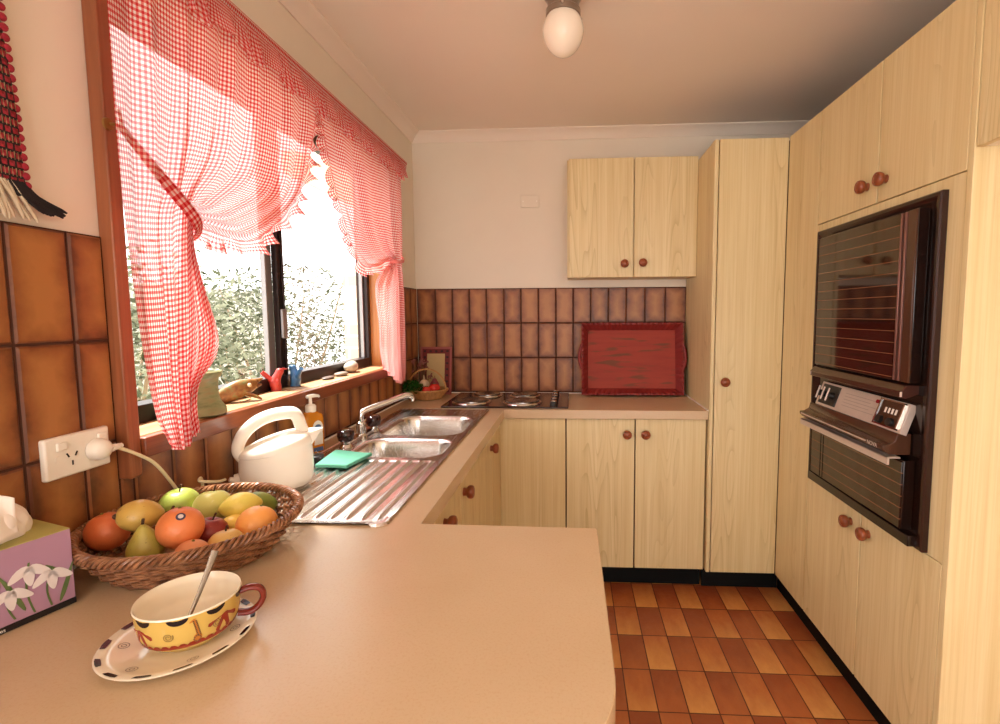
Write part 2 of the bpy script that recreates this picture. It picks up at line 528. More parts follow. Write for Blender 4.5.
# cornice
prof = [(0, 0), (.006, 0), (.01, .006), (.018, .016), (.032, .03), (.048, .037), (.056, .04), (.06, .043), (.06, ZC - 2.322), (0, ZC - 2.322)]
mb = MB()
mb.prism([(-.008 + a, 2.322 + b) for a, b in prof], 'y', YF, .0)
struct(mb.build('trim_1', M['ceil'], smooth=30))
mb = MB()
mb.prism([(.008 - a, 2.322 + b) for a, b in prof], 'x', -.008, XW)
struct(mb.build('trim_2', M['ceil'], smooth=30))

# wall tiles: each one raised, with its own glaze
def tile_rects(a_lines, rows, clip):
    out = []
    for a0, a1 in zip(a_lines[:-1], a_lines[1:]):
        for z0, z1 in rows:
            for r in clip(a0, a1, z0, z1): out.append((r, (a0, a1, z0, z1)))
    return out
def tiles(name, rects, wall):
    mb = MB(); g = .0022; d = .007
    for (a0, a1, z0, z1), (A0, A1, Z0, Z1) in rects:
        if a1 - a0 < .008 or z1 - z0 < .008: continue
        x0, x1, q0, q1 = a0 + g, a1 - g, z0 + g, z1 - g
        e = .0035
        pts = [(x0, q0, 0), (x1, q0, 0), (x1, q1, 0), (x0, q1, 0)]
        ring2 = [(x0, q0, d*.55), (x1, q0, d*.55), (x1, q1, d*.55), (x0, q1, d*.55)]
        ring3 = [(x0 + e, q0 + e, d), (x1 - e, q0 + e, d), (x1 - e, q1 - e, d), (x0 + e, q1 - e, d)]
        V = pts + ring2 + ring3
        P3 = (lambda a, z, h: (h - .007, a, z)) if wall == 'L' else (lambda a, z, h: (a, .007 - h, z))
        fs = []
        for k in range(2):
            for i in range(4):
                j = (i + 1) % 4
                fs.append((k*4 + i, k*4 + j, k*4 + 4 + j, k*4 + 4 + i))
        fs.append((8, 9, 10, 11))
        if wall == 'B': pass
        uvp = lambda q: ((q[0] - A0)/(A1 - A0), (q[1] - Z0)/(Z1 - Z0))
        mb.add([P3(*q) for q in V], fs, [[uvp(V[i]) for i in f] for f in fs])
    return mb.build(name, M['tile'], smooth=20)
ROWS = [(.9, 1.1), (1.1, 1.3), (1.3, 1.5)]
FO0, FO1 = -1.946, -.42      # outside edges of the timber frame
def clipL(a0, a1, z0, z1):
    z0 = max(z0, B)
    out = []
    for lo, hi, zt in ((-9, FO0, 9), (FO0, FO1, 1.056), (FO1, 0, 9)):
        b0, b1 = max(a0, lo), min(a1, hi)
        if b1 - b0 > .004 and min(z1, zt) > z0: out.append((b0, b1, z0, min(z1, zt)))
    return out
la = [-2.914 + .1*k for k in range(30)] + [0]
struct(tiles('trim_3', tile_rects(la, ROWS, clipL), 'L'))
ba = [0] + [.008 + .1*k for k in range(1, 13)] + [1.314, 1.428, 1.5435]
struct(tiles('trim_4', tile_rects(ba, ROWS, lambda a0, a1, z0, z1: [(a0, a1, max(z0, B), z1)]), 'B'))
mb = MB()
mb.box(-.0075, -.003, -2.914, FO0, B, 1.5); mb.box(-.0075, -.003, FO0, FO1, B, 1.056); mb.box(-.0075, -.003, FO1, 0, B, 1.5)
mb.box(0, 1.5435, .003, .0075, B, 1.5)
struct(mb.build('trim_5', M['grout']))

# ------------------------------------------------------------------ window
mb = MB()
mb.box(-.008, .022, FO0, W0, 1.02, 2.10)
mb.box(-.008, .022, W1, FO1, 1.056, 2.10)
mb.box(-.008, .022, W0, W1, WZ1, 2.10)
wf = struct(mb.build('window_1', M['frame'], bevel=.003))
mb = MB(); mb.box(-.125, .010, W0, W1 + .035, WZ0 - .028, WZ0)
mb.build('sill', M['silltop'], wf, bevel=.004)
mb = MB(); mb.box(-.007, .009, W0, W1 + .04, 1.056, WZ0 - .029); mb.box(.010, .032, W0, W1 + .04, 1.056, WZ0 - .002)
mb.build('sill_apron', M['framey'], wf, bevel=.003)
mb = MB()
mb.box(-.13, -.007, W0 - .018, W0, WZ0 - .03, WZ1 + .02); mb.box(-.13, -.007, W1, W1 + .018, WZ0 - .03, WZ1 + .02)
mb.box(-.13, -.007, W0, W1, WZ1, WZ1 + .018)
mb.build('reveal_lining', M['reveal'], wf)
XG = -.115
mb = MB()   # dark outer sash frame
mb.box(XG - .03, XG + .025, W0, W0 + .028, WZ0, WZ1); mb.box(XG - .03, XG + .025, W1 - .028, W1, WZ0, WZ1)
mb.box(XG - .03, XG + .025, W0 + .028, W1 - .028, WZ0, WZ0 + .042); mb.box(XG - .03, XG + .025, W0 + .028, W1 - .028, WZ1 - .04, WZ1)
mb.box(XG + .004, XG + .024, -1.225, -1.185, WZ0 + .042, WZ1 - .04)
mb.box(XG + .008, XG + .03, -1.205, -1.195, WZ0 + .042, WZ1 - .04)
mb.build('window_frame', M['bronze'], wf, bevel=.002)
mb = MB(); mb.box(XG - .012, XG + .006, -1.262, -1.226, WZ0 + .042, WZ1 - .04)
mb.box(XG - .012, XG + .006, W1 - .04, W1 - .028, WZ0 + .042, WZ1 - .04)
mb.build('sash_stile', M['alu'], wf, bevel=.002)
mb = MB(); mb.box(XG + .025, XG + .036, -1.222, -1.196, 1.27, 1.37)
mb.build('latch', M['alu'], wf, bevel=.003)
for a, b, x in ((W0 + .02, -1.24, -.012), (-1.21, W1 - .03, .0)):
    mb = MB(); mb.box(XG + x - .002, XG + x + .002, a, b, WZ0 + .03, WZ1 - .03)
    mb.build('pane', M['glass'], wf)

# unseen window added behind the camera to brighten the tall units
mb = MB()
for y in (-4.70, -3.97, -3.24): mb.box(-.12, -.06, y, y + .04, .85, 2.1)
for z in (.85, 2.06): mb.box(-.12, -.06, -4.7, -3.2, z, z + .04)
w2 = struct(mb.build('added_window', M['bronze'], bevel=.002))
mb = MB(); mb.box(-.092, -.088, -4.68, -3.22, .88, 2.08); mb.build('pane', M['glass'], w2)

# ------------------------------------------------------------------ outdoors
def leaf_cloud(n, c, r, size, seed, core=.35):
    q = random.Random(seed); mb = MB()
    for _ in range(n):
        while True:
            p = Vector((q.uniform(-1, 1), q.uniform(-1, 1), q.uniform(-1, 1)))
            if core < p.length < 1: break
        bump = 1 + .22*math.sin(5*p.x + seed) * math.cos(4*p.z + 2*seed)
        o = Vector((c[0] + p.x*r[0]*bump, c[1] + p.y*r[1]*bump, c[2] + p.z*r[2]*bump))
        s = size*q.uniform(.6, 1.3)
        Rm = Matrix.Rotation(q.uniform(0, 2*PI), 3, 'Z') @ Matrix.Rotation(q.uniform(-1.2, 1.2), 3, 'X') @ Matrix.Rotation(q.uniform(-1.2, 1.2), 3, 'Y')
        pts = [(-1, 0, 0), (-.3, .32, .06), (.4, .27, .05), (1, 0, -.05), (.4, -.27, .05), (-.3, -.32, .06)]
        mb.add([o + Rm @ (Vector(p2)*s) for p2 in pts], [(0, 1, 5), (1, 2, 4, 5), (2, 3, 4)])
    return mb
def branches(base, tips, r, seed):
    q = random.Random(seed); mb = MB()
    for t in tips:
        b, t = Vector(base), Vector(t)
        mid = b.lerp(t, .5) + Vector((q.uniform(-.08, .08), q.uniform(-.08, .08), 0))
        mb.tube(cr([b, mid, t], 6), [r*(1 - .07*i) for i in range(13)], 6)
    return mb
lf1 = mk_leaf('pale_leaf', (56, 62, 44), (146, 150, 130)); lf2 = mk_leaf('grey_leaf', (46, 52, 38), (124, 128, 110))
bark = plain('pale_bark', (150, 128, 104), .9)
for lab, c, r, n, sd, mt in (
        ('pale leafy shrub close behind the near window pane', (-1.4, -.45, .95), (.5, .95, .72), 5200, 3, lf1),
        ('grey green bushy shrub seen through the far window pane', (-2.05, 1.75, 1.0), (.85, 1.15, .85), 6500, 5, lf2),
        ('tall open bush with bare branches behind the gingham swag', (-3.65, .3, 1.2), (.62, 1.8, 1.05), 6000, 9, lf1)):
    t = thing('shrub', (c[0], c[1], -.3), lab, 'shrub', 'shrubs outside the kitchen window')
    leaf_cloud(int(n*1.4), c, r, .027, sd).build('foliage', mt, t, smooth=0)
    q = random.Random(sd)
    tips = [(c[0] + q.uniform(-1, 1)*r[0]*.8, c[1] + q.uniform(-1, 1)*r[1]*.9, c[2] + r[2]*q.uniform(.3, 1.05)) for _ in range(9)]
    branches((c[0], c[1], -.3), tips, .022, sd).build('stem', bark, t)
mb = MB(); mb.box(-12, -.15, -8, 12, -.35, -.3)
struct(mb.build('ground', plain('pale_ground', (170, 160, 130), .95, nscale=3)))
mb = MB(); mb.box(-.72, -.44, .6, .9, -.3, 1.70)
struct(mb.build('pillar', M['brick']))
ft = thing('paling_fence', (-4.4, 3.0, -.3), 'grey timber paling fence beyond the shrubs', 'fence')
mb = MB()
for k in range(80): mb.box(-4.42, -4.40, -3 + k*.11, -2.9 + k*.11, -.25, 1.75 + .01*(k % 3))
mb.build('palings', plain('weathered_paling', (176, 172, 164), .9), ft)
mb = MB()
for z in (.1, 1.45): mb.box(-4.46, -4.42, -3, 5.8, z, z + .07)
mb.build('rail', plain('weathered_rail', (150, 144, 136), .9), ft)
mb = MB()   # eave, and a porch roof with a rounded gutter further along
mb.box(-.82, -.14, .25, 3.5, 2.30, 2.36)
mb.prism([(-.82, 2.22), (-.87, 2.222), (-.905, 2.24), (-.92, 2.27), (-.92, 2.38), (-.82, 2.38)], 'y', .25, 3.5)
mb.box(-.24, -.14, -4, .25, 2.30, 2.36)
struct(mb.build('roof', plain('cream_gutter', (236, 228, 208), .6)))

# ------------------------------------------------------------------ cabinet helpers
def slab(name, par, x0, x1, y0, y1, z0, z1, mat='lam', bevel=.0018):
    mb = MB(); mb.box(x0, x1, y0, y1, z0, z1)
    return mb.build(name, M[mat], par, bevel=bevel)
KP = [(0, 0), (.0135, 0), (.0125, .005), (.012, .008), (.0135, .012), (.0195, .016), (.0215, .022), (.0215, .028), (.0195, .033), (.015, .035), (.0132, .0335), (.0105, .035), (.005, .037), (0, .037)]
def knob(par, pos, dirn):
    """turned wooden knob standing on a door, axis along dirn"""
    q = Vector((0, 0, 1)).rotation_difference(Vector(dirn)).to_matrix().to_4x4()
    mb = MB(); mb.lathe([(r, z - .001) for r, z in KP], T(*pos) @ q, 24)
    return mb.build('knob', M['knob'], par, smooth=50)
g2 = .0032

# base cabinet under the hob
YD = -.50
XL = .553
bc = thing('base_cabinet', (1.06, -.25, 0), 'pale wood base cabinet under the cooktop and the red tray', 'cabinet')
slab('carcass', bc, .60, 1.532, -.478, -.012, .105, .848, 'core', 0)
slab('corner_panel', bc, XL - .0005, .873 - g2, YD, YD + .018, .108, .846)
d1 = slab('door', bc, .873 + g2, 1.2043 - g2, YD, YD + .018, .108, .846)
d2 = slab('door', bc, 1.2043 + g2, 1.537, YD, YD + .018, .108, .846)
knob(d1, (1.165, YD, .775), (0, -1, 0)); knob(d2, (1.252, YD, .775), (0, -1, 0))
slab('kickboard', bc, .50, 1.536, -.442, -.43, 0, .107, 'kick', 0)
# base cabinet under the sink
XL = .553
sc = thing('base_cabinet', (.28, -1.1, 0), 'pale wood base cabinet under the sink, side on below the worktop edge', 'cabinet')
slab('carcass', sc, .012, .533, -1.82, -.52, .105, .69, 'core', 0)
slab('corner_panel', sc, XL - .018, XL, -.745 + g2, YD - .001, .108, .846)
for a, b, ky in ((-1.05, -.749, -.785), (-1.355, -1.052, -1.315), (-1.66, -1.359, -1.56), (-1.832, -1.664, None)):
    d = slab('door', sc, XL - .018, XL, a, b, .108, .846)
    if ky: knob(d, (XL, ky, .775), (1, 0, 0))
slab('kickboard', sc, .47, .482, -1.84, -.45, 0, .107, 'kick', 0)
# peninsula base
pc = thing('base_cabinet', (.42, -2.1, 0), 'pale wood breakfast bar base under the near end of the worktop', 'cabinet')
slab('carcass', pc, .012, .86, -2.30, -1.86, .105, .848, 'lam', .002)
slab('kickboard', pc, .012, .82, -2.26, -1.90, 0, .105, 'kick', 0)

# worktop
def outline():
    p = [(0, -.001), (1.5425, -.001), (1.5425, -.518), (.576, -.518), (.576, -1.834), (.959, -1.84)]
    cx, cy, r = .788, -2.278, .173
    for k in range(13):
        a = -k*PI/2/12
        p.append((cx + r*math.cos(a), cy + r*math.sin(a)))
    p += [(0, -2.451)]
    return p
import bmesh
def holed_slab(name, outer, holes, z0, z1, mat, parent, bevel):
    bm = bmesh.new(); ed = []
    for loop in [outer] + holes:
        vs = [bm.verts.new((x, y, z1)) for x, y in loop]
        for i in range(len(vs)): ed.append(bm.edges.new((vs[i], vs[(i + 1) % len(vs)])))
    bmesh.ops.triangle_fill(bm, use_beauty=True, use_dissolve=False, edges=ed)
    bmesh.ops.recalc_face_normals(bm, faces=bm.faces)
    ret = bmesh.ops.extrude_face_region(bm, geom=bm.faces[:])
    vv = [g for g in ret['geom'] if isinstance(g, bmesh.types.BMVert)]
    bmesh.ops.translate(bm, verts=vv, vec=(0, 0, z0 - z1))
    bmesh.ops.recalc_face_normals(bm, faces=bm.faces)
    mb = MB(); bm.verts.index_update()
    mb.add([v.co.copy() for v in bm.verts], [tuple(v.index for v in f.verts) for f in bm.faces])
    bm.free()
    return mb.build(name, mat, parent, bevel=bevel, bangle=60, smooth=30)
wt = thing('worktop', (.5, -1.2, .85), 'beige laminate worktop running from the red tray round to the near breakfast bar', 'worktop')
SX0, SX1, SY0, SY1 = .072, .507, -1.858, -.522
hole = [(SX0 + .018, SY0 + .014), (SX1 - .014, SY0 + .014), (SX1 - .014, SY1 - .014), (SX0 + .018, SY1 - .014)]
holed_slab('worktop_surface', outline(), [hole], B - .042, B, M['top'], wt, .003)
mb = MB()
mb.tube([(.02, -.003, B + .001), (1.541, -.003, B + .001)], .004, 6); mb.tube([(1.541, -.003, B + .001), (1.541, -.515, B + .001)], .0045, 6)
mb.tube([(.003, -.01, B + .001), (.003, -2.4, B + .001)], .004, 6)
tag(mb.build('sealant_bead', M['white'], wt), 'white sealant bead')

# sink: deck with ridged drainer and two bowls, one height field
def rrect(x, y, x0, x1, y0, y1, r):
    """signed distance to a rounded rectangle (negative inside)"""
    cx, cy = (x0 + x1)/2, (y0 + y1)/2
    qx, qy = abs(x - cx) - (x1 - x0)/2 + r, abs(y - cy) - (y1 - y0)/2 + r
    return math.hypot(max(qx, 0), max(qy, 0)) + min(max(qx, qy), 0) - r
def sst(a, b, x):
    t = max(0, min(1, (x - a)/(b - a))); return t*t*(3 - 2*t)
BOWLS = [(.168, .474, -1.335, -1.105, .062), (.152, .474, -1.045, -.690, .075)]
def sink_h(x, y):
    e = rrect(x, y, SX0, SX1, SY0, SY1, .028)
    z = B + .0025
    z += .0035*sst(-.010, -.004, e) * (1 - sst(-.003, .0, e))      # raised rim
    if e > -.003: z -= .0035*sst(-.003, 0, e)
    d = rrect(x, y, SX0 + .025, SX1 - .022, SY0 + .02, -1.372, .02)
    if d < .01:
        t = 1 - sst(-.008, .0, d)
        z -= .0035*t
        n = (x - SX0)/(SX1 - SX0)*12.0
        z += t*.0050*sst(.3, .75, math.cos(2*PI*n)) * sst(SY0 + .03, SY0 + .06, y)
    for k, (x0, x1, y0, y1, r) in enumerate(BOWLS):
        d = rrect(x, y, x0, x1, y0, y1, r)
        if d < .008:
            z -= .003*(1 - sst(0, .008, d))
            z -= (.15 if k else .13)*(1 - sst(-.034, .0, d)) 
    return z
sk = thing('sink', (.29, -1.19, B), 'stainless steel sink with one and a half bowls and ridged drainer under the window', 'sink')
parts = {'drainboard': MB(), 'b0': MB(), 'b1': MB()}
NX, NY = 132, 380
P = [[None]*(NX + 1) for _ in range(NY + 1)]
for j in range(NY + 1):
    for i in range(NX + 1):
        x = SX0 + (SX1 - SX0)*i/NX; y = SY0 + (SY1 - SY0)*j/NY
        # pull the corners onto the rounded outline
        e = rrect(x, y, SX0, SX1, SY0, SY1, .028)
        if e > 0:
            cx = SX0 + .028 if x < (SX0 + SX1)/2 else SX1 - .028
            cy = SY0 + .028 if y < (SY0 + SY1)/2 else SY1 - .028
            v = Vector((x - cx, y - cy)); v = v.normalized()*.028
            x, y = cx + v.x, cy + v.y
        P[j][i] = (x, y, sink_h(x, y))
idx = {k: {} for k in parts}
for j in range(NY):
    for i in range(NX):
        q = [P[j][i], P[j][i + 1], P[j + 1][i + 1], P[j + 1][i]]
        cx, cy = (q[0][0] + q[2][0])/2, (q[0][1] + q[2][1])/2
        key = 'drainboard'
        for k, bw in enumerate(BOWLS):
            if rrect(cx, cy, *bw) < .004: key = 'b%d' % k
        ids = []
        for (jj, ii) in ((j, i), (j, i + 1), (j + 1, i + 1), (j + 1, i)):
            if (jj, ii) not in idx[key]:
                idx[key][(jj, ii)] = len(parts[key].v); parts[key].v.append(P[jj][ii])
            ids.append(idx[key][(jj, ii)])
        parts[key].f.append(tuple(ids))
parts['drainboard'].build('drainboard', M['steel'], sk, smooth=70)
for k in (0, 1):
    b = parts['b%d' % k].build('bowl', M['steel'], sk, smooth=75)
    x0, x1, y0, y1, r = BOWLS[k]
    mb = MB(); mb.lathe([(0, .003), (.018, .002), (.03, .003), (.036, .006), (.04, .002)], T((x0 + x1)/2, (y0 + y1)/2, B - (.1505 if k else .1305)), 24)
    mb.build('waste', M['chrome'], b)

# tap
tp = thing('mixer_tap', (.125, -1.1, B + .003), 'chrome mixer tap with two dark knobs behind the sink bowls', 'tap')
mb = MB()
mb.lathe([(.024, 0), (.024, .01), (.018, .016), (.016, .05), (.018, .055), (.014, .062), (0, .064)], T(.125, -1.1, B + .003), 20)
mb.box(.112, .138, -1.22, -.985, B + .003, B + .018)
mb.build('body', M['chrome'], tp, bevel=.003)
mb = MB()
mb.tube(cr([(.125, -1.1, B + .05), (.126, -1.099, B + .088), (.136, -1.088, B + .103), (.19, -1.035, B + .122), (.245, -.982, B + .14), (.262, -.966, B + .142), (.272, -.956, B + .134), (.274, -.954, B + .118)], 6), .0105, 12)
mb.build('spout', M['chrome'], tp, smooth=60)
for yy, nm in ((-1.225, 'a'), (-.985, 'b')):
    mb = MB(); mb.lathe([(.024, 0), (.02, .008), (.016, .012), (.016, .022), (0, .022)], T(.125, yy, B + .003), 20)
    h = mb.build('valve', M['chrome'], tp)
    mb = MB()
    def fl(k): return 1 + .06*math.cos(6*k)
    prof = [(.018, .020), (.025, .025), (.0285, .038), (.0275, .054), (.023, .060)]
    vs, fs = [], []
    mb.lathe(prof + [(0, .0615)], T(.125, yy, B + .003), 24)
    mb.build('knob', plain('smoked_acrylic', (40, 20, 18), .06), h, smooth=50)
    mb = MB(); mb.lathe([(0, .0617), (.017, .0617), (.017, .0635), (0, .064)], T(.125, yy, B + .003), 20)
    mb.build('cap', M['chrome'], h)

# hob
hb = thing('cooktop', (.57, -.27, B), 'dark brown glass cooktop with four steel hotplates on the worktop', 'cooktop')
slab('glass_top', hb, .257, .884, -.485, -.045, B + .0005, B + .010, 'hob', .003)
for x, y, r in ((.385, -.355, .088), (.43, -.145, .075), (.648, -.365, .088), (.642, -.15, .075)):
    mb = MB(); mb.lathe([(r*1.14, .0095), (r*1.13, .014), (r*1.05, .017), (r*1.0, .0165), (r*.99, .013)], T(x, y, B), 40)
    pr = mb.build('trim_ring', M['chrome'], hb, smooth=60)
    mb = MB(); mb.lathe([(r*.99, .012), (r*.98, .022), (r*.93, .0235), (r*.74, .0232), (r*.70, .0218), (r*.28, .0218), (r*.25, .0205), (0, .0205)], T(x, y, B), 40)
    mb.build('hotplate', M['plate'], pr, smooth=40)
for k in range(5):
    y = -.45 + k*.082
    mb = MB(); mb.lathe([(.019, .0098), (.019, .016), (.016, .03), (.013, .033), (0, .033)], T(.812, y, B), 20)
    kb = mb.build('control_knob', M['black'], hb)
    mb = MB(); mb.lathe([(0, .0332), (.0145, .0312), (.0145, .0345), (.011, .037), (0, .037)], T(.812, y, B), 18)
    mb.build('cap', M['chrome'], kb)

# wall cabinet
wc = thing('wall_cabinet', (1.21, -.11, 1.54), 'pale wood two door wall cabinet above the red tray', 'cabinet')
slab('carcass', wc, .876, 1.543, -.207, .006, 1.542, 2.144, 'lam', .001)
d1 = slab('door', wc, .885, 1.2204 - g2, -.227, -.209, 1.540, 2.146)
d2 = slab('door', wc, 1.2204 + g2, 1.543, -.227, -.209, 1.540, 2.146)
knob(d1, (1.173, -.227, 1.608), (0, -1, 0)); knob(d2, (1.267, -.227, 1.612), (0, -1, 0))

# pantry
pt = thing('pantry_cabinet', (1.70, -.26, 0), 'tall pale wood pantry cupboard with one long door in the corner', 'cabinet')
slab('side_panel', pt, 1.544, 1.562, -.524, .004, .108, 2.126)
slab('carcass', pt, 1.562, 1.98, -.505, .004, .108, 2.12, 'core', 0)
d = slab('door', pt, 1.5655, 1.866, -.527, -.508, .110, 2.126)
knob(d, (1.608, -.527, 1.032), (0, -1, 0))
slab('kickboard', pt, 1.544, 1.908, -.455, -.44, 0, .107, 'kick', 0)

# oven tower
OY0, OY1 = -1.5665, -.818
ot = thing('oven_tower', (2.15, -1.05, 0), 'tall pale wood oven housing with doors above and below the oven', 'cabinet')
slab('carcass', ot, XR + .02, 2.46, OY0 + .002, -.80, .108, .70, 'core', 0)
slab('carcass', ot, XR + .02, 2.46, OY0 + .002, -.80, 1.66, 2.12, 'core', 0)
slab('filler_panel', ot, XR, XR + .018, OY1 + g2, -.5285, .108, 2.128)
slab('side_panel', ot, XR - .001, 2.46, OY0 - .02, OY0, 0, 2.128)
mb = MB()
mb.box(XR, XR + .018, OY0 + .001, OY1 - g2, 1.655, 1.690); mb.box(XR, XR + .018, OY0 + .001, -1.505, .694, 1.655)
mb.box(XR, XR + .018, -.862, OY1 - g2, .694, 1.655)
mb.build('oven_surround', M['lam'], ot)
ym = -1.1996
for z0, z1, kz in ((1.694, 2.128, 1.757), (.108, .690, .628)):
    a = slab('door', ot, XR, XR + .018, ym + g2, OY1 - g2, z0, z1); b = slab('door', ot, XR, XR + .018, OY0 + g2, ym - g2, z0, z1)
    knob(a, (XR, -1.145 + (.0 if kz > 1 else .006), kz), (-1, 0, 0)); knob(b, (XR, -1.243, kz), (-1, 0, 0))
slab('kickboard', ot, 1.91, 1.925, OY0 + .001, -.456, 0, .107, 'kick', 0)

# cabinet over the fridge space
fc = thing('wall_cabinet', (2.15, -1.9, 1.74), 'pale wood cabinet mounted high past the oven housing with a white underside', 'cabinet')
slab('carcass', fc, XR + .019, 2.46, -2.3, OY0 - .022, 1.742, 2.125, 'lamtop', .001)
d = slab('door', fc, XR, XR + .018, -2.02, OY0 - .0235, 1.740, 2.128)
d = slab('door', fc, XR, XR + .018, -2.3, -2.024, 1.740, 2.128)

# wall oven
ov = thing('wall_oven', (1.86, -1.18, .70), 'dark brown built in wall oven with separate grill door and silver control panel', 'oven')
A0, A1, Z0, Z1 = -1.512, -.857, .697, 1.66
mb = MB()   # mitred surround
def ring(x, e): return [(x, A0 + e, Z0 + e), (x, A1 - e, Z0 + e), (x, A1 - e, Z1 - e), (x, A0 + e, Z1 - e)]
rs = [ring(XR - .001, 0), ring(XR - .016, 0), ring(XR - .020, .004), ring(XR - .020, .012), ring(XR - .003, .05)]
V = [p for r_ in rs for p in r_]
mb.add(V, [(k*4 + i, k*4 + (i + 1) % 4, k*4 + 4 + (i + 1) % 4, k*4 + 4 + i) for k in range(4) for i in range(4)])
mb.build('surround', plain('oven_bronze_trim', (50, 28, 22), .25, .3), ov, smooth=20)
mb = MB(); mb.box(XR - .006, 2.35, A0 + .02, A1 - .02, Z0 + .02, Z1 - .02)
mb.build('oven_body', M['ovend'], ov)
D0, D1, XF, HX = -1.460, -.930, 1.825, 1.783
def ovbox(name, par, x0, x1, y0, y1, z0, z1, m, bev=.002):
    mb = MB(); mb.box(x0, x1, y0, y1, z0, z1); return mb.build(name, M[m], par, bevel=bev)
ud = ovbox('door', ov, XF + .004, XR - .008, D0, D1, 1.152, 1.626, 'ovend')
ovbox('glass_panel', ud, XF, XF + .005, -1.398, D1 + .002, 1.156, 1.622, 'oveng', .001)
ovbox('door_frame', ud, XF - .0005, XF + .005, D0 + .001, -1.424, 1.154, 1.624, 'ovenb', .001)
ovbox('edge_strip', ud, XF - .004, XF + .004, -1.406, -1.399, 1.156, 1.622, 'pink', .001)
ovbox('edge_strip', ud, XF - .004, XF + .004, -1.423, -1.417, 1.156, 1.622, 'pink', .001)
mb = MB(); mb.prism([(XF - .012, 1.112), (XF - .012, 1.128), (XF + .004, 1.146), (XF + .04, 1.146), (XF + .04, 1.120), (XF + .004, 1.108)], 'y', D0 + .01, D1 + .012)
lg = mb.build('door_grip', plain('grip_brown', (66, 36, 28), .25), ov, bevel=.002)
for y in (D0 + .008, D1 + .002):
    ovbox('end_cap', lg, XF - .0135, XF - .008, y, y + .003, 1.114, 1.128, 'satin', .001)
# control fascia, leaning back
def fas(a, t, h):
    """a = y, t = 0..1 up the sloped face, h = height off it"""
    p0, p1 = Vector((1.822, 0, 1.008)), Vector((1.850, 0, 1.092))
    p = p0.lerp(p1, t); nrm = Vector((-(p1.z - p0.z), 0, p1.x - p0.x)).normalized()
    return Vector((p.x + nrm.x*h, a, p.z + nrm.z*h))
def faspl(name, par, y0, y1, t0, t1, h0, h1, m, bev=.001):
    mb = MB()
    vs = [fas(y, t, h) for h in (h0, h1) for t in (t0, t1) for y in (y0, y1)]
    mb.add(vs, [(0, 2, 3, 1), (4, 5, 7, 6), (0, 1, 5, 4), (2, 6, 7, 3), (0, 4, 6, 2), (1, 3, 7, 5)])
    return mb.build(name, M[m], par, bevel=bev)
cp = faspl('control_panel', ov, D0 + .018, D1 - .02, 0, 1, -.02, 0, 'satin')
kb = faspl('knob_recess', cp, -1.085, -.968, .1, .92, 0, .003, 'black')
for k in range(3):
    y = -.985 - k*.034
    mb = MB()
    c0 = fas(y, .5, .003); c1 = fas(y, .5, .022)
    mb.tube([c0, c1], [.013, .011], 14)
    kk = mb.build('control_knob', M['black'], cp, smooth=40)
    mb = MB(); mb.tube([fas(y, .25, .023), fas(y, .78, .023)], .003, 6, up=(-1, 0, .3)); mb.build('pointer', M['satin'], kk)
mb = MB()
for k in range(5):
    t = .28 + k*.12
    mb.decal([(-1.12, t), (-1.30 + .03*(k % 2), t), (-1.30 + .03*(k % 2), t + .025), (-1.12, t + .025)], lambda a, b: fas(a, b, .0006))
mb.build('printed_lines', plain('panel_print', (176, 160, 150), .5), cp)
ck = faspl('clock_panel', cp, -1.425, -1.318, .1, .94, 0, .003, 'ovenb')
mb = MB()
for y0, y1, t0, t1 in ((-1.428, -1.422, .06, .97), (-1.321, -1.315, .06, .97), (-1.428, -1.315, .92, .97), (-1.428, -1.315, .06, .11)):
    vs = [fas(y, t, h) for h in (0, .006) for t in (t0, t1) for y in (y0, y1)]
    mb.add(vs, [(0, 2, 3, 1), (4, 5, 7, 6), (0, 1, 5, 4), (2, 6, 7, 3), (0, 4, 6, 2), (1, 3, 7, 5)])
mb.build('clock_frame', M['chrome'], ck)
for y, t in ((-1.345, .25), (-1.395, .25)):
    mb = MB(); mb.tube([fas(y, t, .003), fas(y, t, .014)], [.013, .012], 14); mb.build('control_knob', M['black'], cp, smooth=40)
mb = MB()
for k, y in enumerate((-1.352, -1.368, -1.384, -1.400)): mb.decal([(y - .005, .52), (y + .004, .52), (y + .004, .70), (y - .005, .70)], lambda a, b: fas(a, b, .0036))
mb.build('clock_digits', M['white'], ck)
for y, t in ((-1.302, .8), (-1.318, .24)):
    mb = MB(); mb.tube([fas(y, t, 0), fas(y, t, .005)], .006, 10)
    mb.build('red_lamp', plain('red_lens', (150, 30, 40), .2), cp)
# hood under the panel
mb = MB()
mb.prism([(HX, .962), (HX, .972), (1.80, .974), (1.816, .984), (1.822, 1.006), (1.86, 1.006), (1.86, .945), (1.805, .945), (1.795, .95)], 'y', D0 + .026, -.912)
hd = mb.build('hood', M['ovenb'], ov, bevel=.002, smooth=50)
ovbox('trim_line', hd, HX - .0025, HX + .001, -1.352, -.93, .9645, .968, 'satin', 0)
text_part('brand_lettering', 'NOVA', .017, .0004, M['satin'], hd, Matrix.Translation(Vector((HX - .0015, -1.385, .960)) - ov.location) @ Matrix(((0, 0, -1, 0), (-1, 0, 0, 0), (0, 1, 0, 0), (0, 0, 0, 1))), 'CENTER')
ld = ovbox('door', ov, XF + .004, XR - .008, D0 + .004, D1, .737, .934, 'ovend')
ovbox('glass_panel', ld, XF, XF + .005, D0 + .006, D1 + .002, .741, .930, 'oveng', .001)
for y in (-1.0, -1.018): ovbox('edge_strip', ld, XF - .0015, XF + .004, y, y + .004, .743, .928, 'ovend', 0)
mb = MB(); mb.box(1.790, 1.796, D0 + .014, -.905, .920, .942); mb.box(1.790, 1.826, D0 + .014, -.905, .938, .942)
mb.build('handle', M['satin'], ld, bevel=.001)
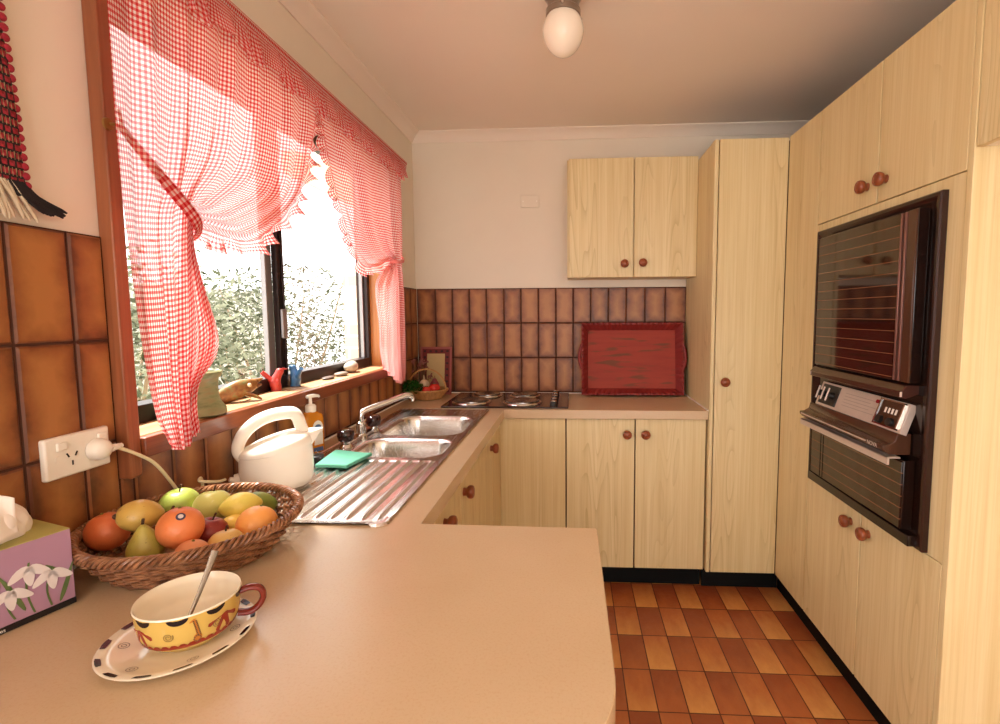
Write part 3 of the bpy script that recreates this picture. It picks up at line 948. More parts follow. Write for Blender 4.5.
ovbox('plinth', ov, XR - .04, XR - .012, D0 - .03, D1 + .03, .703, .733, 'ovend')

# ------------------------------------------------------------------ red tray against the splashback
ty0, ty1 = -.088, -.024
tz1 = 1.298
tr = thing('serving_tray', (1.235, -.07, B), 'red wooden serving tray with scalloped rim leaning on the tiles', 'tray')
L_ = math.hypot(ty1 - ty0, tz1 - B)
ang = math.atan2(ty1 - ty0, tz1 - B)
TM = T(1.235, ty0 + .004, B + .002) @ RX(-ang)     # local: x right, z up the board, -y towards the room
wd, ht = .283, L_ - .004
mb = MB(); mb.box(-wd + .036, wd - .036, 0, .008, .036, ht - .036, TM); mb.build('base_board', M['tray'], tr, bevel=.001)
def wall_strip(p0, p1, nrm, depth=.042, n=46, wave=.006):
    """tray side: slopes out from the board to a scalloped free edge"""
    mb = MB(); p0, p1, nrm = Vector(p0), Vector(p1), Vector(nrm)
    L = (p1 - p0).length; k = max(4, round(L/.027))
    vs = []; N = k*8
    for i in range(N + 1):
        t = i/N; b = p0.lerp(p1, t); s = abs(math.sin(PI*k*t)); ex = (p1 - p0).normalized()*(2*t - 1)
        vs += [TM @ (b + Vector((0, .006, 0))), TM @ (b + (nrm + ex)*.032 + Vector((0, -depth + wave*(1 - s), 0))),
               TM @ (b + (nrm + ex)*.042 + Vector((0, -depth + wave*(1 - s) , 0))), TM @ (b + (nrm + ex)*.012 + Vector((0, .006, 0)))]
    fs = []
    for i in range(N):
        for q in range(4):
            fs.append((i*4 + q, i*4 + (q + 1) % 4, i*4 + 4 + (q + 1) % 4, i*4 + 4 + q))
    fs += [(0, 1, 2, 3), (N*4 + 3, N*4 + 2, N*4 + 1, N*4)]
    return mb.add(vs, fs)
q = .044
for p0, p1, nr in (((-wd + q, 0, ht - q), (wd - q, 0, ht - q), (0, 0, 1)), ((-wd + q, 0, q), (wd - q, 0, q), (0, 0, -1)),
                   ((-wd + q, 0, q), (-wd + q, 0, ht - q), (-1, 0, 0)), ((wd - q, 0, q), (wd - q, 0, ht - q), (1, 0, 0))):
    wall_strip(p0, p1, nr).build('rim', M['trayd'], tr, smooth=50)
for s in (-1, 1):
    mb = MB()
    pts = [TM @ Vector((s*(wd - .006 + d), -.038, z)) for d, z in ((0, .145), (.006, .16), (.013, .185), (.0155, .215), (.013, .245), (.006, .27), (0, .285))]
    mb.tube(cr(pts, 5), .0085, 10); mb.build('handle', M['trayd'], tr)

# ------------------------------------------------------------------ little basket, card and greens in the corner
pf = thing('picture_card', (.125, -.06, B), 'small red bordered picture card standing on the worktop in the back corner', 'picture')
CM = T(.115, -.068, B + .001) @ RX(-.16)
mb = MB(); mb.box(-.092, .092, 0, .008, 0, .275, CM); mb.build('frame', plain('dusty_red_frame', (150, 74, 66), .6), pf, bevel=.002)
mb = MB(); mb.box(-.080, .080, -.002, .002, .012, .263, CM); mb.build('border', plain('crimson_border', (112, 34, 32), .7), pf)
mb = MB(); mb.box(-.052, .052, -.004, .001, .03, .235, CM); mb.build('panel', plain('parchment', (186, 160, 112), .8), pf)
for x, z in [(-.066 + k*.033, .249) for k in range(5)] + [(x, .04 + k*.035) for k in range(6) for x in (-.066, .066)]:
    mb = MB(); mb.blob(CM @ Vector((x, -.0025, z)), (.008, .003, .007), 10, 6)
    mb.build('painted_dot', plain('dark_dot', (58, 26, 26), .7), pf)

sb = thing('wicker_basket', (.115, -.2, B), 'small tan basket with hoop handle below the picture card', 'basket')
SBC = (.115, -.205)
mb = MB()
def ringpts(cx, cy, rx, ry, z, n=60, wv=0, k=0, ph=0): return [(cx + (rx + wv*math.sin(k*2*PI*i/n + ph))*math.cos(2*PI*i/n), cy + (ry + wv*math.sin(k*2*PI*i/n + ph))*math.sin(2*PI*i/n), z) for i in range(n)]
for j in range(7):
    t = j/6
    mb.tube(ringpts(*SBC, .068 + .035*t, .068 + .03*t, B + .006 + .04*t, 72, .002, 18, j*PI), .0042, 6, closed=True)
mb.build('woven_side', M['wick2'], sb)
mb = MB(); mb.tube(ringpts(*SBC, .105, .1, B + .05, 60), .006, 6, closed=True); mb.build('rim', M['wick2'], sb)
mb = MB(); mb.lathe([(0, .002), (.07, .002), (.074, .008), (0, .008)], T(*SBC, B), 32); mb.build('base', M['wick2'], sb)
hp = [(SBC[0] + .10*math.cos(a), SBC[1] - .03 + .02*math.cos(a), B + .05 + .115*math.sin(a)) for a in [PI*k/24 for k in range(25)]]
mb = MB(); mb.tube(hp, .0045, 6, flat=(1, 1.4)); mb.build('handle', M['wick2'], sb)
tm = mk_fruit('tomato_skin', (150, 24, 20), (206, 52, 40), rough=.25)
for lab, p, r in (('bright red tomato nearest the hoop handle of the small basket', (.158, -.235, B + .062), .03),
                  ('red tomato in the middle of the small basket', (.122, -.262, B + .054), .026)):
    t = thing('tomato', (p[0], p[1], p[2] - r), lab, 'tomato', 'tomatoes in the small basket')
    mb = MB(); mb.blob(p, (r, r, r*.88), fn=lambda v: v*(1 - .12*max(0, v.z)**6)); mb.build('flesh', tm, t)
    mb = MB()
    for k in range(5):
        a = 2*PI*k/5; mb.tube([(p[0], p[1], p[2] + r*.82), (p[0] + .01*math.cos(a), p[1] + .01*math.sin(a), p[2] + r*.83)], [.0025, .0008], 5)
    mb.build('calyx', plain('calyx_green', (70, 96, 40), .7), t)
t = thing('onion', (.150, -.185, B + .05), 'dark purple onion at the back of the small basket', 'onion')
mb = MB(); mb.blob((.142, -.175, B + .075), (.026, .026, .028), fn=lambda v: Vector((v.x*(1 - .25*max(0, v.z)), v.y*(1 - .25*max(0, v.z)), v.z*(1.25 if v.z > .8 else 1)))); mb.build('bulb', mk_fruit('onion_skin', (74, 24, 30), (126, 50, 56), rough=.3), t)
mb = MB(); mb.tube([(.142, -.175, B + .105), (.144, -.176, B + .122)], [.006, .002], 8); mb.build('stem', plain('dry_stalk', (150, 120, 80), .8), t)
t = thing('garlic', (.095, -.195, B + .05), 'pale garlic bulb beside the onion in the small basket', 'garlic')
mb = MB(); mb.blob((.092, -.2, B + .075), (.027, .027, .03), 30, 16, fn=lambda v: Vector((v.x, v.y, v.z))*(1 + .05*math.cos(6*math.atan2(v.y, v.x))*(1 - abs(v.z)))); mb.build('bulb', plain('garlic_skin', (206, 180, 150), .6), t)
mb = MB(); mb.tube([(.092, -.2, B + .10), (.09, -.2, B + .128)], [.008, .003], 8); mb.build('stem', plain('garlic_stalk', (190, 166, 130), .7), t)
t = thing('parsley', (.05, -.28, B + .03), 'dark green curly parsley bunch spilling from the small basket', 'parsley')
leaf_cloud(620, (.045, -.268, B + .068), (.070, .055, .042), .0095, 21, .1).build('leaves', mk_leaf('parsley_green', (22, 62, 20), (58, 108, 40), .3), t, smooth=0)
branches((.085, -.235, B + .045), [(.03, -.28, B + .07), (.05, -.29, B + .08), (.06, -.25, B + .09), (.03, -.25, B + .06)], .0018, 4).build('stem', plain('parsley_stem', (90, 120, 60), .6), t)
t = thing('dried_flowers', (.04, -.12, B), 'dusty pink dried flowers behind the parsley in the back corner', 'flowers')
q_ = random.Random(31); mb = MB(); mh = MB()
for k in range(24):
    tip = Vector((.05 + q_.uniform(-.035, .06), -.13 + q_.uniform(-.04, .05), B + .11 + q_.uniform(0, .10)))
    mb.tube(cr([(.05, -.125, B + .001), (.05 + (tip.x - .05)*.4, -.125 + (tip.y + .125)*.4, B + .07), tip], 4), .0012, 5)
    for j in range(4): mh.blob(tip + Vector((q_.uniform(-.008, .008), q_.uniform(-.008, .008), q_.uniform(-.008, .008))), .0045, 6, 5)
mb.build('stem', plain('dry_stem', (120, 84, 56), .9), t); mh.build('blossom', plain('dusty_pink', (150, 92, 84), .9), t)

# ------------------------------------------------------------------ curtains
def surf(keys, vkeys, n):
    """keys[u][v] control points (y,z); returns smooth function of (u,v) in the wall plane"""
    nu, nv = len(keys), len(keys[0])
    cols = [cr([Vector((p[0], p[1], 0)) for p in c], 12) for c in keys]
    def f(u, v):
        x = v*(len(cols[0]) - 1); i = min(int(x), len(cols[0]) - 2); t = x - i
        pts = [c[i].lerp(c[i + 1], t) for c in cols]
        x = u*(nu - 1); i = min(int(x), nu - 2); t = x - i
        a, b, c, d = pts[max(i - 1, 0)], pts[i], pts[i + 1], pts[min(i + 2, nu - 1)]
        return .5*((2*b) + (c - a)*t + (2*a - 5*b + 4*c - d)*t*t + (3*b - a - 3*c + d)*t**3)
    return f
def drape(name, keys, vt, x0, nf, amp, width, parent, nu=150, nv=150, seed=0):
    f = surf(keys, None, 12)
    # arc length down each column, for the weave
    def xoff(u, v):
        g = math.exp(-((v - vt)/.16)**2)
        a = amp*(1 - .35*g)
        w = math.sin(2*PI*nf*u + .6*math.sin(5*v + seed)) + .45*math.sin(2*PI*(nf*1.7)*u + 2.2 + 2.5*v)
        return x0 + a*w*(.45 + .55*min(1, v*3))*min(1, u*8, (1 - u)*8 + .25) + .008*g*math.sin(PI*u)
    S = [[0]*(nv + 1) for _ in range(nu + 1)]
    for i in range(nu + 1):
        p = f(i/nu, 0)
        for j in range(1, nv + 1):
            c = f(i/nu, j/nv); S[i][j] = S[i][j - 1] + (c - p).length; p = c
    mb = MB()
    def P(u, v):
        p = f(u, v); return (xoff(u, v), p.x, p.y)
    mb.grid(P, nu, nv, lambda u, v: (u*width, S[min(nu, round(u*nu))][min(nv, round(v*nv))]))
    return mb.build(name, M['ging'], parent, smooth=180), P
def ruffle(name, pts, out, wid, parent, waves, amp=.012, up=None):
    """gathered frill: pts = edge polyline, out = matching outward directions"""
    mb = MB(); n = len(pts)
    L = [0]
    for a, b in zip(pts[:-1], pts[1:]): L.append(L[-1] + (Vector(b) - Vector(a)).length)
    vs, fs, us = [], [], []
    K = 4
    for i in range(n):
        ph = 2*PI*waves*i/n + 1.3*math.sin(i*.21)
        w = wid*(.85 + .18*math.sin(ph*.37 + 1) + .12*math.sin(ph))
        t = (Vector(pts[min(i + 1, n - 1)]) - Vector(pts[max(i - 1, 0)])).normalized()
        for k in range(K + 1):
            s = k/K
            p = Vector(pts[i]) + Vector(out[i])*(w*s) + Vector((1, 0, 0))*(amp*s*math.sin(ph)) + t*(amp*.8*s*math.cos(ph))
            vs.append(p)
    for i in range(n - 1):
        for k in range(K):
            fs.append((i*(K + 1) + k, (i + 1)*(K + 1) + k, (i + 1)*(K + 1) + k + 1, i*(K + 1) + k + 1))
            us.append([(L[a]*2.2, wid*b/K) for a, b in ((i, k), (i + 1, k), (i + 1, k + 1), (i, k + 1))])
    mb.add(vs, fs, us)
    return mb.build(name, M['ging'], parent, smooth=180)
def dense(pts, n):
    c = cr(pts, n); return c
XCU = .078
KL = [
 [(-1.980, 2.055), (-1.982, 1.86), (-1.983, 1.70), (-1.981, 1.60), (-1.976, 1.50), (-1.962, 1.31), (-1.940, 1.15), (-1.912, 1.092)],
 [(-1.83, 2.055), (-1.84, 1.88), (-1.855, 1.73), (-1.875, 1.61), (-1.90, 1.52), (-1.90, 1.29), (-1.897, 1.155), (-1.888, 1.066)],
 [(-1.68, 2.055), (-1.70, 1.88), (-1.735, 1.72), (-1.81, 1.61), (-1.842, 1.545), (-1.86, 1.29), (-1.868, 1.16), (-1.872, 1.072)],
 [(-1.53, 2.055), (-1.545, 1.88), (-1.60, 1.71), (-1.74, 1.60), (-1.832, 1.545), (-1.825, 1.29), (-1.866, 1.17), (-1.862, 1.082)],
 [(-1.38, 2.055), (-1.395, 1.88), (-1.465, 1.69), (-1.665, 1.575), (-1.824, 1.540), (-1.785, 1.30), (-1.846, 1.185), (-1.846, 1.092)],
 [(-1.24, 2.050), (-1.275, 1.92), (-1.375, 1.715), (-1.60, 1.545), (-1.818, 1.528), (-1.752, 1.29), (-1.832, 1.19), (-1.834, 1.098)],
]
cl = thing('curtain', (XCU, -1.6, 1.07), 'long red gingham curtain swagged to the near side of the window', 'curtain', 'gingham curtains at the window')
_, PL = drape('cloth', KL, .571, XCU, 9, .011, 1.25, cl, seed=1)
ed = [Vector(PL(1, v*.56)) for v in [k/170 for k in range(171)]]
def outdirs(e, sgn):
    o = []
    for i in range(len(e)):
        t = e[min(i + 2, len(e) - 1)] - e[max(i - 2, 0)]
        o.append(Vector((0, -t.z, t.y)).normalized()*sgn if t.length > 1e-6 else Vector((0, 0, -1)))
    return o
ruffle('ruffle', ed, outdirs(ed, 1), .046, cl, 15, .017)
mb = MB()
sp = cr([(.052, -1.949, 1.708), (.078, -1.893, 1.632), (.104, -1.838, 1.556), (.09, -1.812, 1.528), (.06, -1.81, 1.515)], 10)
def strapP(u, v):
    i = min(int(v*(len(sp) - 1)), len(sp) - 2); t = v*(len(sp) - 1) - i
    p = sp[i].lerp(sp[i + 1], t); d = (sp[i + 1] - sp[i]).normalized()
    w = Vector((0, -d.z, d.y))
    w = (w if w.length > .3 else Vector((0, .7, .7))).normalized()
    return p + w*((u - .5)*.030*(.4 + .6*min(1, v*3)))
mb.grid(strapP, 4, 60, lambda u, v: (u*.03, v*.25)); mb.build('tieback', M['ging'], cl, smooth=180, solid=.003)
KR = [
 [(-1.23, 2.050), (-1.17, 1.875), (-1.075, 1.70), (-.915, 1.545), (-.61, 1.598), (-.80, 1.485), (-.775, 1.30), (-.775, 1.20), (-.745, 1.125)],
 [(-1.035, 2.055), (-1.0, 1.88), (-.93, 1.71), (-.80, 1.585), (-.60, 1.603), (-.715, 1.465), (-.70, 1.28), (-.70, 1.18), (-.672, 1.082)],
 [(-.84, 2.058), (-.82, 1.89), (-.775, 1.73), (-.695, 1.625), (-.588, 1.606), (-.61, 1.46), (-.61, 1.28), (-.61, 1.16), (-.598, 1.045)],
 [(-.65, 2.062), (-.64, 1.89), (-.62, 1.74), (-.595, 1.65), (-.565, 1.60), (-.53, 1.46), (-.53, 1.28), (-.53, 1.15), (-.528, 1.020)],
 [(-.452, 2.065), (-.442, 1.89), (-.445, 1.74), (-.452, 1.65), (-.462, 1.59), (-.448, 1.46), (-.446, 1.28), (-.448, 1.16), (-.455, 1.055)],
]
cR = thing('curtain', (XCU, -.6, 1.02), 'red gingham curtain tied back at the far side of the window', 'curtain', 'gingham curtains at the window')
_, PR = drape('cloth', KR, .5, XCU, 6, .010, 1.1, cR, nu=110, nv=140, seed=4)
ed = [Vector(PR(0, v*.49)) for v in [k/150 for k in range(151)]]
ruffle('ruffle', ed, outdirs(ed, -1), .042, cR, 15, .016)
mb = MB()
sp2 = cr([(.045, -.43, 1.64), (.085, -.47, 1.622), (.112, -.54, 1.602), (.118, -.595, 1.592), (.10, -.622, 1.59), (.06, -.625, 1.59)], 8)
mb.tube(sp2, .007, 8, flat=(.35, 1.0), up=(1, 0, 0)); mb.build('tieback', plain('red_tie', (226, 134, 130), .8), cR)
# heading frill hangs from the rod in front of both curtains
hf = thing('curtain_valance', (XCU, -1.2, 1.98), 'narrow ruffled gingham heading along the top of the window', 'valance')
top = [Vector((.098, -1.975 + 1.555*k/260, 2.072)) for k in range(261)]
ruffle('frill', top, [Vector((.12, 0, -1)).normalized()]*261, .092, hf, 24, .016)
mb = MB()
mb.grid(lambda u, v: (.09 + .012*math.sin(PI*v) , -1.975 + 1.555*u, 2.066 + .032*v), 120, 4, lambda u, v: (u*2.6, v*.035))
mb.build('heading', M['ging'], hf, smooth=180)
rd = thing('curtain_rod', (.06, -1.2, 2.07), 'slim dark curtain rail above the window', 'curtain rail')
mb = MB(); mb.box(.055, .085, -1.975, -.425, 2.068, 2.094); mb.build('rail', mk_timber('rail_wood', (84, 44, 24), (120, 66, 38), 'y'), rd, bevel=.003)
for y in (-1.93, -1.2, -.445):
    mb = MB(); mb.box(.0, .06, y - .01, y + .01, 2.074, 2.09); mb.build('bracket', M['alu'], rd)
hk = thing('tieback_hook', (.022, -1.945, 1.705), 'small brass hook on the window frame holding the curtain tie', 'hook')
mb = MB(); mb.lathe([(.012, 0), (.011, .004), (.004, .006), (0, .006)], T(.022, -1.94, 1.712) @ RY(PI/2), 16); mb.build('plate', plain('old_brass', (150, 116, 66), .35, .8), hk)
mb = MB(); mb.tube(cr([(.026, -1.94, 1.712), (.045, -1.94, 1.71), (.056, -1.945, 1.70), (.055, -1.947, 1.725), (.05, -1.944, 1.735)], 5), .003, 8); mb.build('arm', MATS['old_brass'], hk)

# ------------------------------------------------------------------ woven hanging, left edge
sf = thing('woven_hanging', (.012, -2.2, 1.53), 'narrow black and red woven wool hanging with fringe on the near wall', 'wall hanging')
sy = lambda u, v: -2.075 - .012*(1 - v)*0 - u*.24 - .018*v
mb = MB()
mb.grid(lambda u, v: (.006 + .003*math.sin(9*v), -2.084 - u*.24 - .040*v, 1.56 + .68*v), 24, 60, lambda u, v: (u*.24, v*.68))
mb.build('weave', M['scarf'], sf, solid=.006)
mb = MB()
for k in range(46):
    v = k/45; mb.blob((.008, -2.084 - .040*v + .003, 1.562 + .68*v), (.005, .0065, .0068), 8, 6)
mb.build('edging', M['woolr'], sf)
q_ = random.Random(12)
for nm, a, b, mt in (('fringe', 0, .11, 'wool'), ('fringe', .085, .6, 'wooln'), ('fringe', .6, 1.0, 'wool')):
    mb = MB()
    for k in range(26):
        u = a + (b - a)*k/25; y = -2.086 - u*.24; sw = (.055 if mt == 'wool' else .026)*(1 - u) + q_.uniform(-.014, .016)
        mb.tube(cr([(.008, y, 1.565), (.012, y + sw*.3, 1.545), (.016, y + sw, (1.530 if mt == 'wool' else 1.512) - .012*q_.random())], 4), [.0032]*8 + [.0016], 6)
    mb.build(nm, M[mt], sf)
mb = MB()
mb.tube([(.012, -2.06, 2.25), (.012, -2.35, 2.25)], .008, 10); mb.build('hanging_rod', M['frame'], sf)

# ------------------------------------------------------------------ ceiling light and wall fittings
cl_ = thing('ceiling_light', (.876, -1.19, ZC), 'round opal glass globe light on the ceiling', 'lamp')
CX, CY = .876, -1.19
mb = MB(); mb.lathe([(0, ZC), (.062, ZC), (.062, ZC - .012), (.05, ZC - .03), (.05, ZC - .05), (.056, ZC - .056), (.056, ZC - .072), (.048, ZC - .074), (0, ZC - .074)], T(CX, CY, 0), 32)
ft_ = mb.build('fitting', plain('tarnished_chrome', (150, 138, 126), .3, .8), cl_, smooth=35)
for k in range(3):
    a = 2*PI*k/3 + .5; mb = MB(); mb.tube([(CX + .056*math.cos(a), CY + .056*math.sin(a), ZC - .064), (CX + .068*math.cos(a), CY + .068*math.sin(a), ZC - .064)], .004, 8); mb.build('screw', M['chrome'], ft_)
gz = ZC - .120
mb = MB(); mb.blob((CX, CY, gz), (.066, .066, .075), 32, 24, fn=lambda v: Vector((v.x*(1 - .08*max(0, -v.z)), v.y*(1 - .08*max(0, -v.z)), v.z))); mb.build('globe', M['opal'], cl_, smooth=180)
bp_ = thing('blank_plate', (.665, .006, 1.985), 'blank cream cover plate on the wall left of the wall cabinet', 'cover plate')
mb = MB(); mb.box(.611, .716, -.002, .009, 1.952, 2.020); mb.build('plate', M['plaster'], bp_, bevel=.003)
mb = MB()
for x in (.625, .702): mb.lathe([(0, .0), (.004, .0), (.004, .0012), (0, .0016)], T(x, -.002, 1.986) @ RX(PI/2), 12)
mb.build('screw_cap', M['white'], bp_)

# power point with plug and cord
po = thing('power_outlet', (0, -2.034, 1.10), 'white double power outlet on the brown tiles', 'outlet')
mb = MB(); mb.box(-.001, .011, -2.094, -1.974, 1.063, 1.137); mb.build('plate', M['white'], po, bevel=.004, bseg=3)
for y in (-2.066, -1.990):
    mb = MB(); mb.box(.010, .015, y - .009, y + .009, 1.112, 1.127); mb.build('switch', M['white'], po, bevel=.002)
mb = MB()
for dy, dz, a in ((-.0075, .005, .5), (.0075, .005, -.5), (0, -.010, 0)):
    mm = T(.0112, -2.048 + dy, 1.096 + dz) @ RX(a); mb.box(-.0005, .0006, -.0012, .0012, -.0042, .0042, mm)
mb.build('socket_slots', M['black'], po)
mb = MB(); mb.lathe([(0, 0), (.006, 0), (.006, .001), (0, .0012)], T(.0112, -2.072, 1.098) @ RY(PI/2), 14); mb.build('pilot_cap', M['white'], po)
kc = thing('power_plug', (.03, -2.0, 1.0), 'white round plug with cream cord running behind the fruit basket', 'plug')
mb = MB(); mb.lathe([(.0205, .0), (.0205, .008), (.018, .016), (.012, .022), (.0, .024)], T(.012, -2.004, 1.098) @ RY(PI/2), 24); pb = mb.build('plug_body', M['white'], kc)
mb = MB()
for k in range(4): mb.lathe([(0, 0), (.0075 - .001*k, 0), (.0075 - .001*k, .005), (0, .005)], T(.026, -1.99 + .0065*k, 1.096) @ RX(-PI/2), 12)
mb.build('strain_relief', M['white'], pb)
mb = MB(); mb.tube(cr([(.026, -1.975, 1.094), (.03, -1.945, 1.075), (.032, -1.90, 1.04), (.03, -1.855, .98), (.025, -1.82, .93), (.018, -1.785, .915), (.022, -1.76, .94), (.032, -1.775, .966), (.04, -1.79, .965), (.048, -1.775, .958), (.045, -1.735, .945), (.035, -1.70, .938)], 8), .0035, 8); mb.build('cord', M['cream'], kc)

# ------------------------------------------------------------------ kettle
kt = thing('electric_kettle', (.118, -1.635, B + .004), 'white plastic electric jug kettle on the drainer by the window', 'kettle')
KM = T(.124, -1.622, B + .0065) @ RZ(R(33)) @ Matrix.Scale(.95, 4)
wp = plain('kettle_white', (246, 240, 228), .22, var=.01)
tilt = lambda x, z: z + max(0, (z - .07))*.35*(x/.09)
def kl(prof, seg=40):
    b_ = MB(); b_.lathe(prof, None, seg, 1.03, .9)
    b_.v = [tuple(KM @ Vector((x, y, tilt(x, z)))) for x, y, z in b_.v]
    return b_
kl([(0, .0), (.076, 0), (.083, .004), (.0885, .02), (.0905, .05), (.0895, .085), (.0875, .102), (.0905, .105), (.0895, .112)]).build('body', wp, kt, smooth=50)
kl([(.0895, .112), (.0885, .119), (.082, .127), (.068, .132), (.064, .1325), (.060, .136), (.04, .140), (.02, .1415), (0, .142)]).build('lid', wp, kt, smooth=60)
mb = MB()
hp = cr([(-.080, 0, .085), (-.091, 0, .108), (-.086, 0, .136), (-.068, 0, .164), (-.040, 0, .186), (-.008, 0, .198), (.024, 0, .2015), (.045, 0, .199), (.056, 0, .186), (.062, 0, .165), (.069, 0, .145), (.072, 0, .130)], 6)
n = len(hp)
mb.tube([KM @ p for p in hp], [.0165 + .004*math.sin(PI*i/(n - 1)) for i in range(n)], 14, flat=(1.0, .82), up=(KM.to_3x3() @ Vector((0, 1, 0))))
mb.build('handle', wp, kt, smooth=60)
mb = MB()   # pouring lip
V = [(.070, -.034, .100), (.070, .034, .100), (.070, -.034, .146), (.070, .034, .146), (.090, -.018, .108), (.090, .018, .108), (.122, -.006, .150), (.122, .006, .150), (.098, -.024, .148), (.098, .024, .148)]
mb.add([KM @ Vector(p) for p in V], [(0, 4, 8, 2), (4, 6, 8), (1, 3, 9, 5), (5, 9, 7), (0, 1, 5, 4), (4, 5, 7, 6), (2, 8, 9, 3), (8, 6, 7, 9), (0, 2, 3, 1)])
mb.build('spout', wp, kt, bevel=.004, bseg=3, smooth=60)
mb = MB(); mb.tube([KM @ Vector((-.080, 0, .03)), KM @ Vector((-.104, 0, .03))], [.02, .015], 16); mb.tube([KM @ Vector((-.102, 0, .03)), KM @ Vector((-.114, -.004, .036))], [.009, .006], 10); mb.build('connector', M['white'], kt)

# ------------------------------------------------------------------ soap, cloth, stopper
so = thing('soap_bottle', (.042, -1.295, B), 'amber pump bottle of liquid hand soap under the window sill', 'soap bottle')
SM = T(.043, -1.295, B) @ RZ(R(64)) @ Matrix.Diagonal((1.08, 1.15, 1.0, 1))
k = NT('amber_liquid'); k.bsdf(srgb(232, 150, 48), .08, 0, None, **{'Transmission Weight': .3, 'IOR': 1.35, 'Subsurface Weight': .0}); amber = k.m
mb = MB()
def rr(w, d, z, n=24, e=4):
    return [(math.copysign(abs(math.cos(2*PI*i/n))**(2/e), math.cos(2*PI*i/n))*w, math.copysign(abs(math.sin(2*PI*i/n))**(2/e), math.sin(2*PI*i/n))*d, z) for i in range(n)]
def loft(mb, secs, Mx, caps=True):
    n = len(secs[0]); vs = [Mx @ Vector(p) for s in secs for p in s]; fs = []
    for i in range(len(secs) - 1):
        for k in range(n): fs.append((i*n + k, i*n + (k + 1) % n, (i + 1)*n + (k + 1) % n, (i + 1)*n + k))
    if caps: fs += [tuple(range(n - 1, -1, -1)), tuple((len(secs) - 1)*n + k for k in range(n))]
    return mb.add(vs, fs)
loft(mb, [rr(.030, .018, .001), rr(.033, .020, .006), rr(.034, .0205, .02), rr(.034, .0205, .115), rr(.031, .019, .128), rr(.018, .014, .137), rr(.0135, .0135, .140)], SM)
mb.build('bottle', amber, so, smooth=50)
mb = MB(); loft(mb, [rr(.015, .015, .139, 20, 2), rr(.0155, .0155, .158, 20, 2), rr(.012, .012, .163, 20, 2), rr(.005, .005, .165, 20, 2), rr(.0045, .0045, .186, 20, 2)], SM)
mb.tube([SM @ Vector(p) for p in ((-.012, 0, .190), (.01, 0, .191), (.028, 0, .188), (.031, 0, .184))], [.006, .0065, .0045, .0035], 10)
mb.build('pump', M['white'], so, smooth=50)
face = lambda a, b: SM @ Vector((a, -.0209, b))
mb = MB(); mb.decal([(.006 + .018*math.cos(t), .085 + .026*math.sin(t)) for t in [2*PI*i/20 for i in range(20)]], face); mb.decal([(-.008, .03), (.022, .03), (.022, .07), (-.004, .066)], face)
lb = mb.build('label', plain('white_label', (232, 226, 220), .5), so)
mb = MB(); f2 = lambda a, b: SM @ Vector((a, -.0213, b))
mb.decal([(.006 + .012*math.cos(t), .088 + .010*math.sin(t)) for t in [2*PI*i/16 for i in range(16)]], f2)
mb.decal([(-.012, .008), (.022, .008), (.022, .022), (-.012, .022)], f2)
mb.build('label_badge', plain('blue_label', (60, 92, 140), .5), lb)
sc_ = thing('sponge_cloth', (.19, -1.4, B + .006), 'folded mint green dish cloth on the drainer', 'cloth')
mb = MB()
c4 = [Vector((.146, -1.475, 0)), Vector((.245, -1.478, 0)), Vector((.268, -1.348, 0)), Vector((.136, -1.322, 0))]
def clP(u, v, z):
    p = (c4[0]*(1 - u) + c4[1]*u)*(1 - v) + (c4[3]*(1 - u) + c4[2]*u)*v
    return Vector((p.x, p.y, B + .0062 + z + .004*math.sin(3*u + 2*v)*(.4 + v*.6) + .006*v*u))
NN = 14
vs = [clP(i/NN, j/NN, .011) for j in range(NN + 1) for i in range(NN + 1)] + [clP(i/NN, j/NN, 0) for j in range(NN + 1) for i in range(NN + 1)]
fs = []; W_ = NN + 1; o = W_*W_
for j in range(NN):
    for i in range(NN):
        a = j*W_ + i; fs.append((a, a + 1, a + W_ + 1, a + W_)); fs.append((o + a, o + a + W_, o + a + W_ + 1, o + a + 1))
for i in range(NN):
    fs.append((i, o + i, o + i + 1, i + 1)); a = NN*W_ + i; fs.append((a, a + 1, o + a + 1, o + a))
    a = i*W_; fs.append((a, a + W_, o + a + W_, o + a)); a = i*W_ + NN; fs.append((a, o + a, o + a + W_, a + W_))
mb.add(vs, fs); mb.build('cloth', plain('mint_cloth', (74, 138, 114), .85, nscale=120, bump=.3), sc_, bevel=.003)
st = thing('sink_plug', (.1, -1.385, B + .003), 'black rubber sink plug beside the kettle spout', 'plug')
mb = MB(); mb.lathe([(0, 0), (.02, 0), (.022, .004), (.024, .014), (.02, .017), (0, .017)], T(.103, -1.385, B + .0035), 20); mb.build('stopper', M['black'], st)
mb = MB(); mb.tube([(.103 + .007*math.cos(a), -1.385, B + .024 + .007*math.sin(a)) for a in [2*PI*i/14 for i in range(14)]], .0015, 6, closed=True); mb.build('ring', M['chrome'], st)

# ------------------------------------------------------------------ things on the sill
SZ = WZ0
pt_ = thing('clay_pot', (-.045, -1.635, SZ), 'squat mottled green clay pot at the near end of the sill', 'pot')
mb = MB()
pf_ = [(0, .0), (.052, 0), (.056, .004), (.055, .014), (.047, .026), (.0425, .04), (.0415, .062), (.043, .078), (.049, .084), (.050, .093), (.046, .096), (.040, .093), (.037, .08), (.036, .03), (0, .026)]
mb.lathe(pf_, T(-.034, -1.692, SZ) @ Matrix.Scale(1.16, 4), 32)
k = NT('mottled_green_glaze'); sp_ = k.n('SeparateXYZ'); k.i(sp_, 0, k.obj())
nz = k.noise(k.mapping(k.obj(), (18, 18, 60)), 1.0, 5, .6)
col = k.ramp(nz, [(.3, srgb(104, 112, 72)), (.5, srgb(140, 140, 98)), (.72, srgb(150, 120, 84))]); k.bsdf(col, .5, 0, k.bump(nz, .3, .003))
mb.build('pot_body', k.m, pt_, smooth=50)
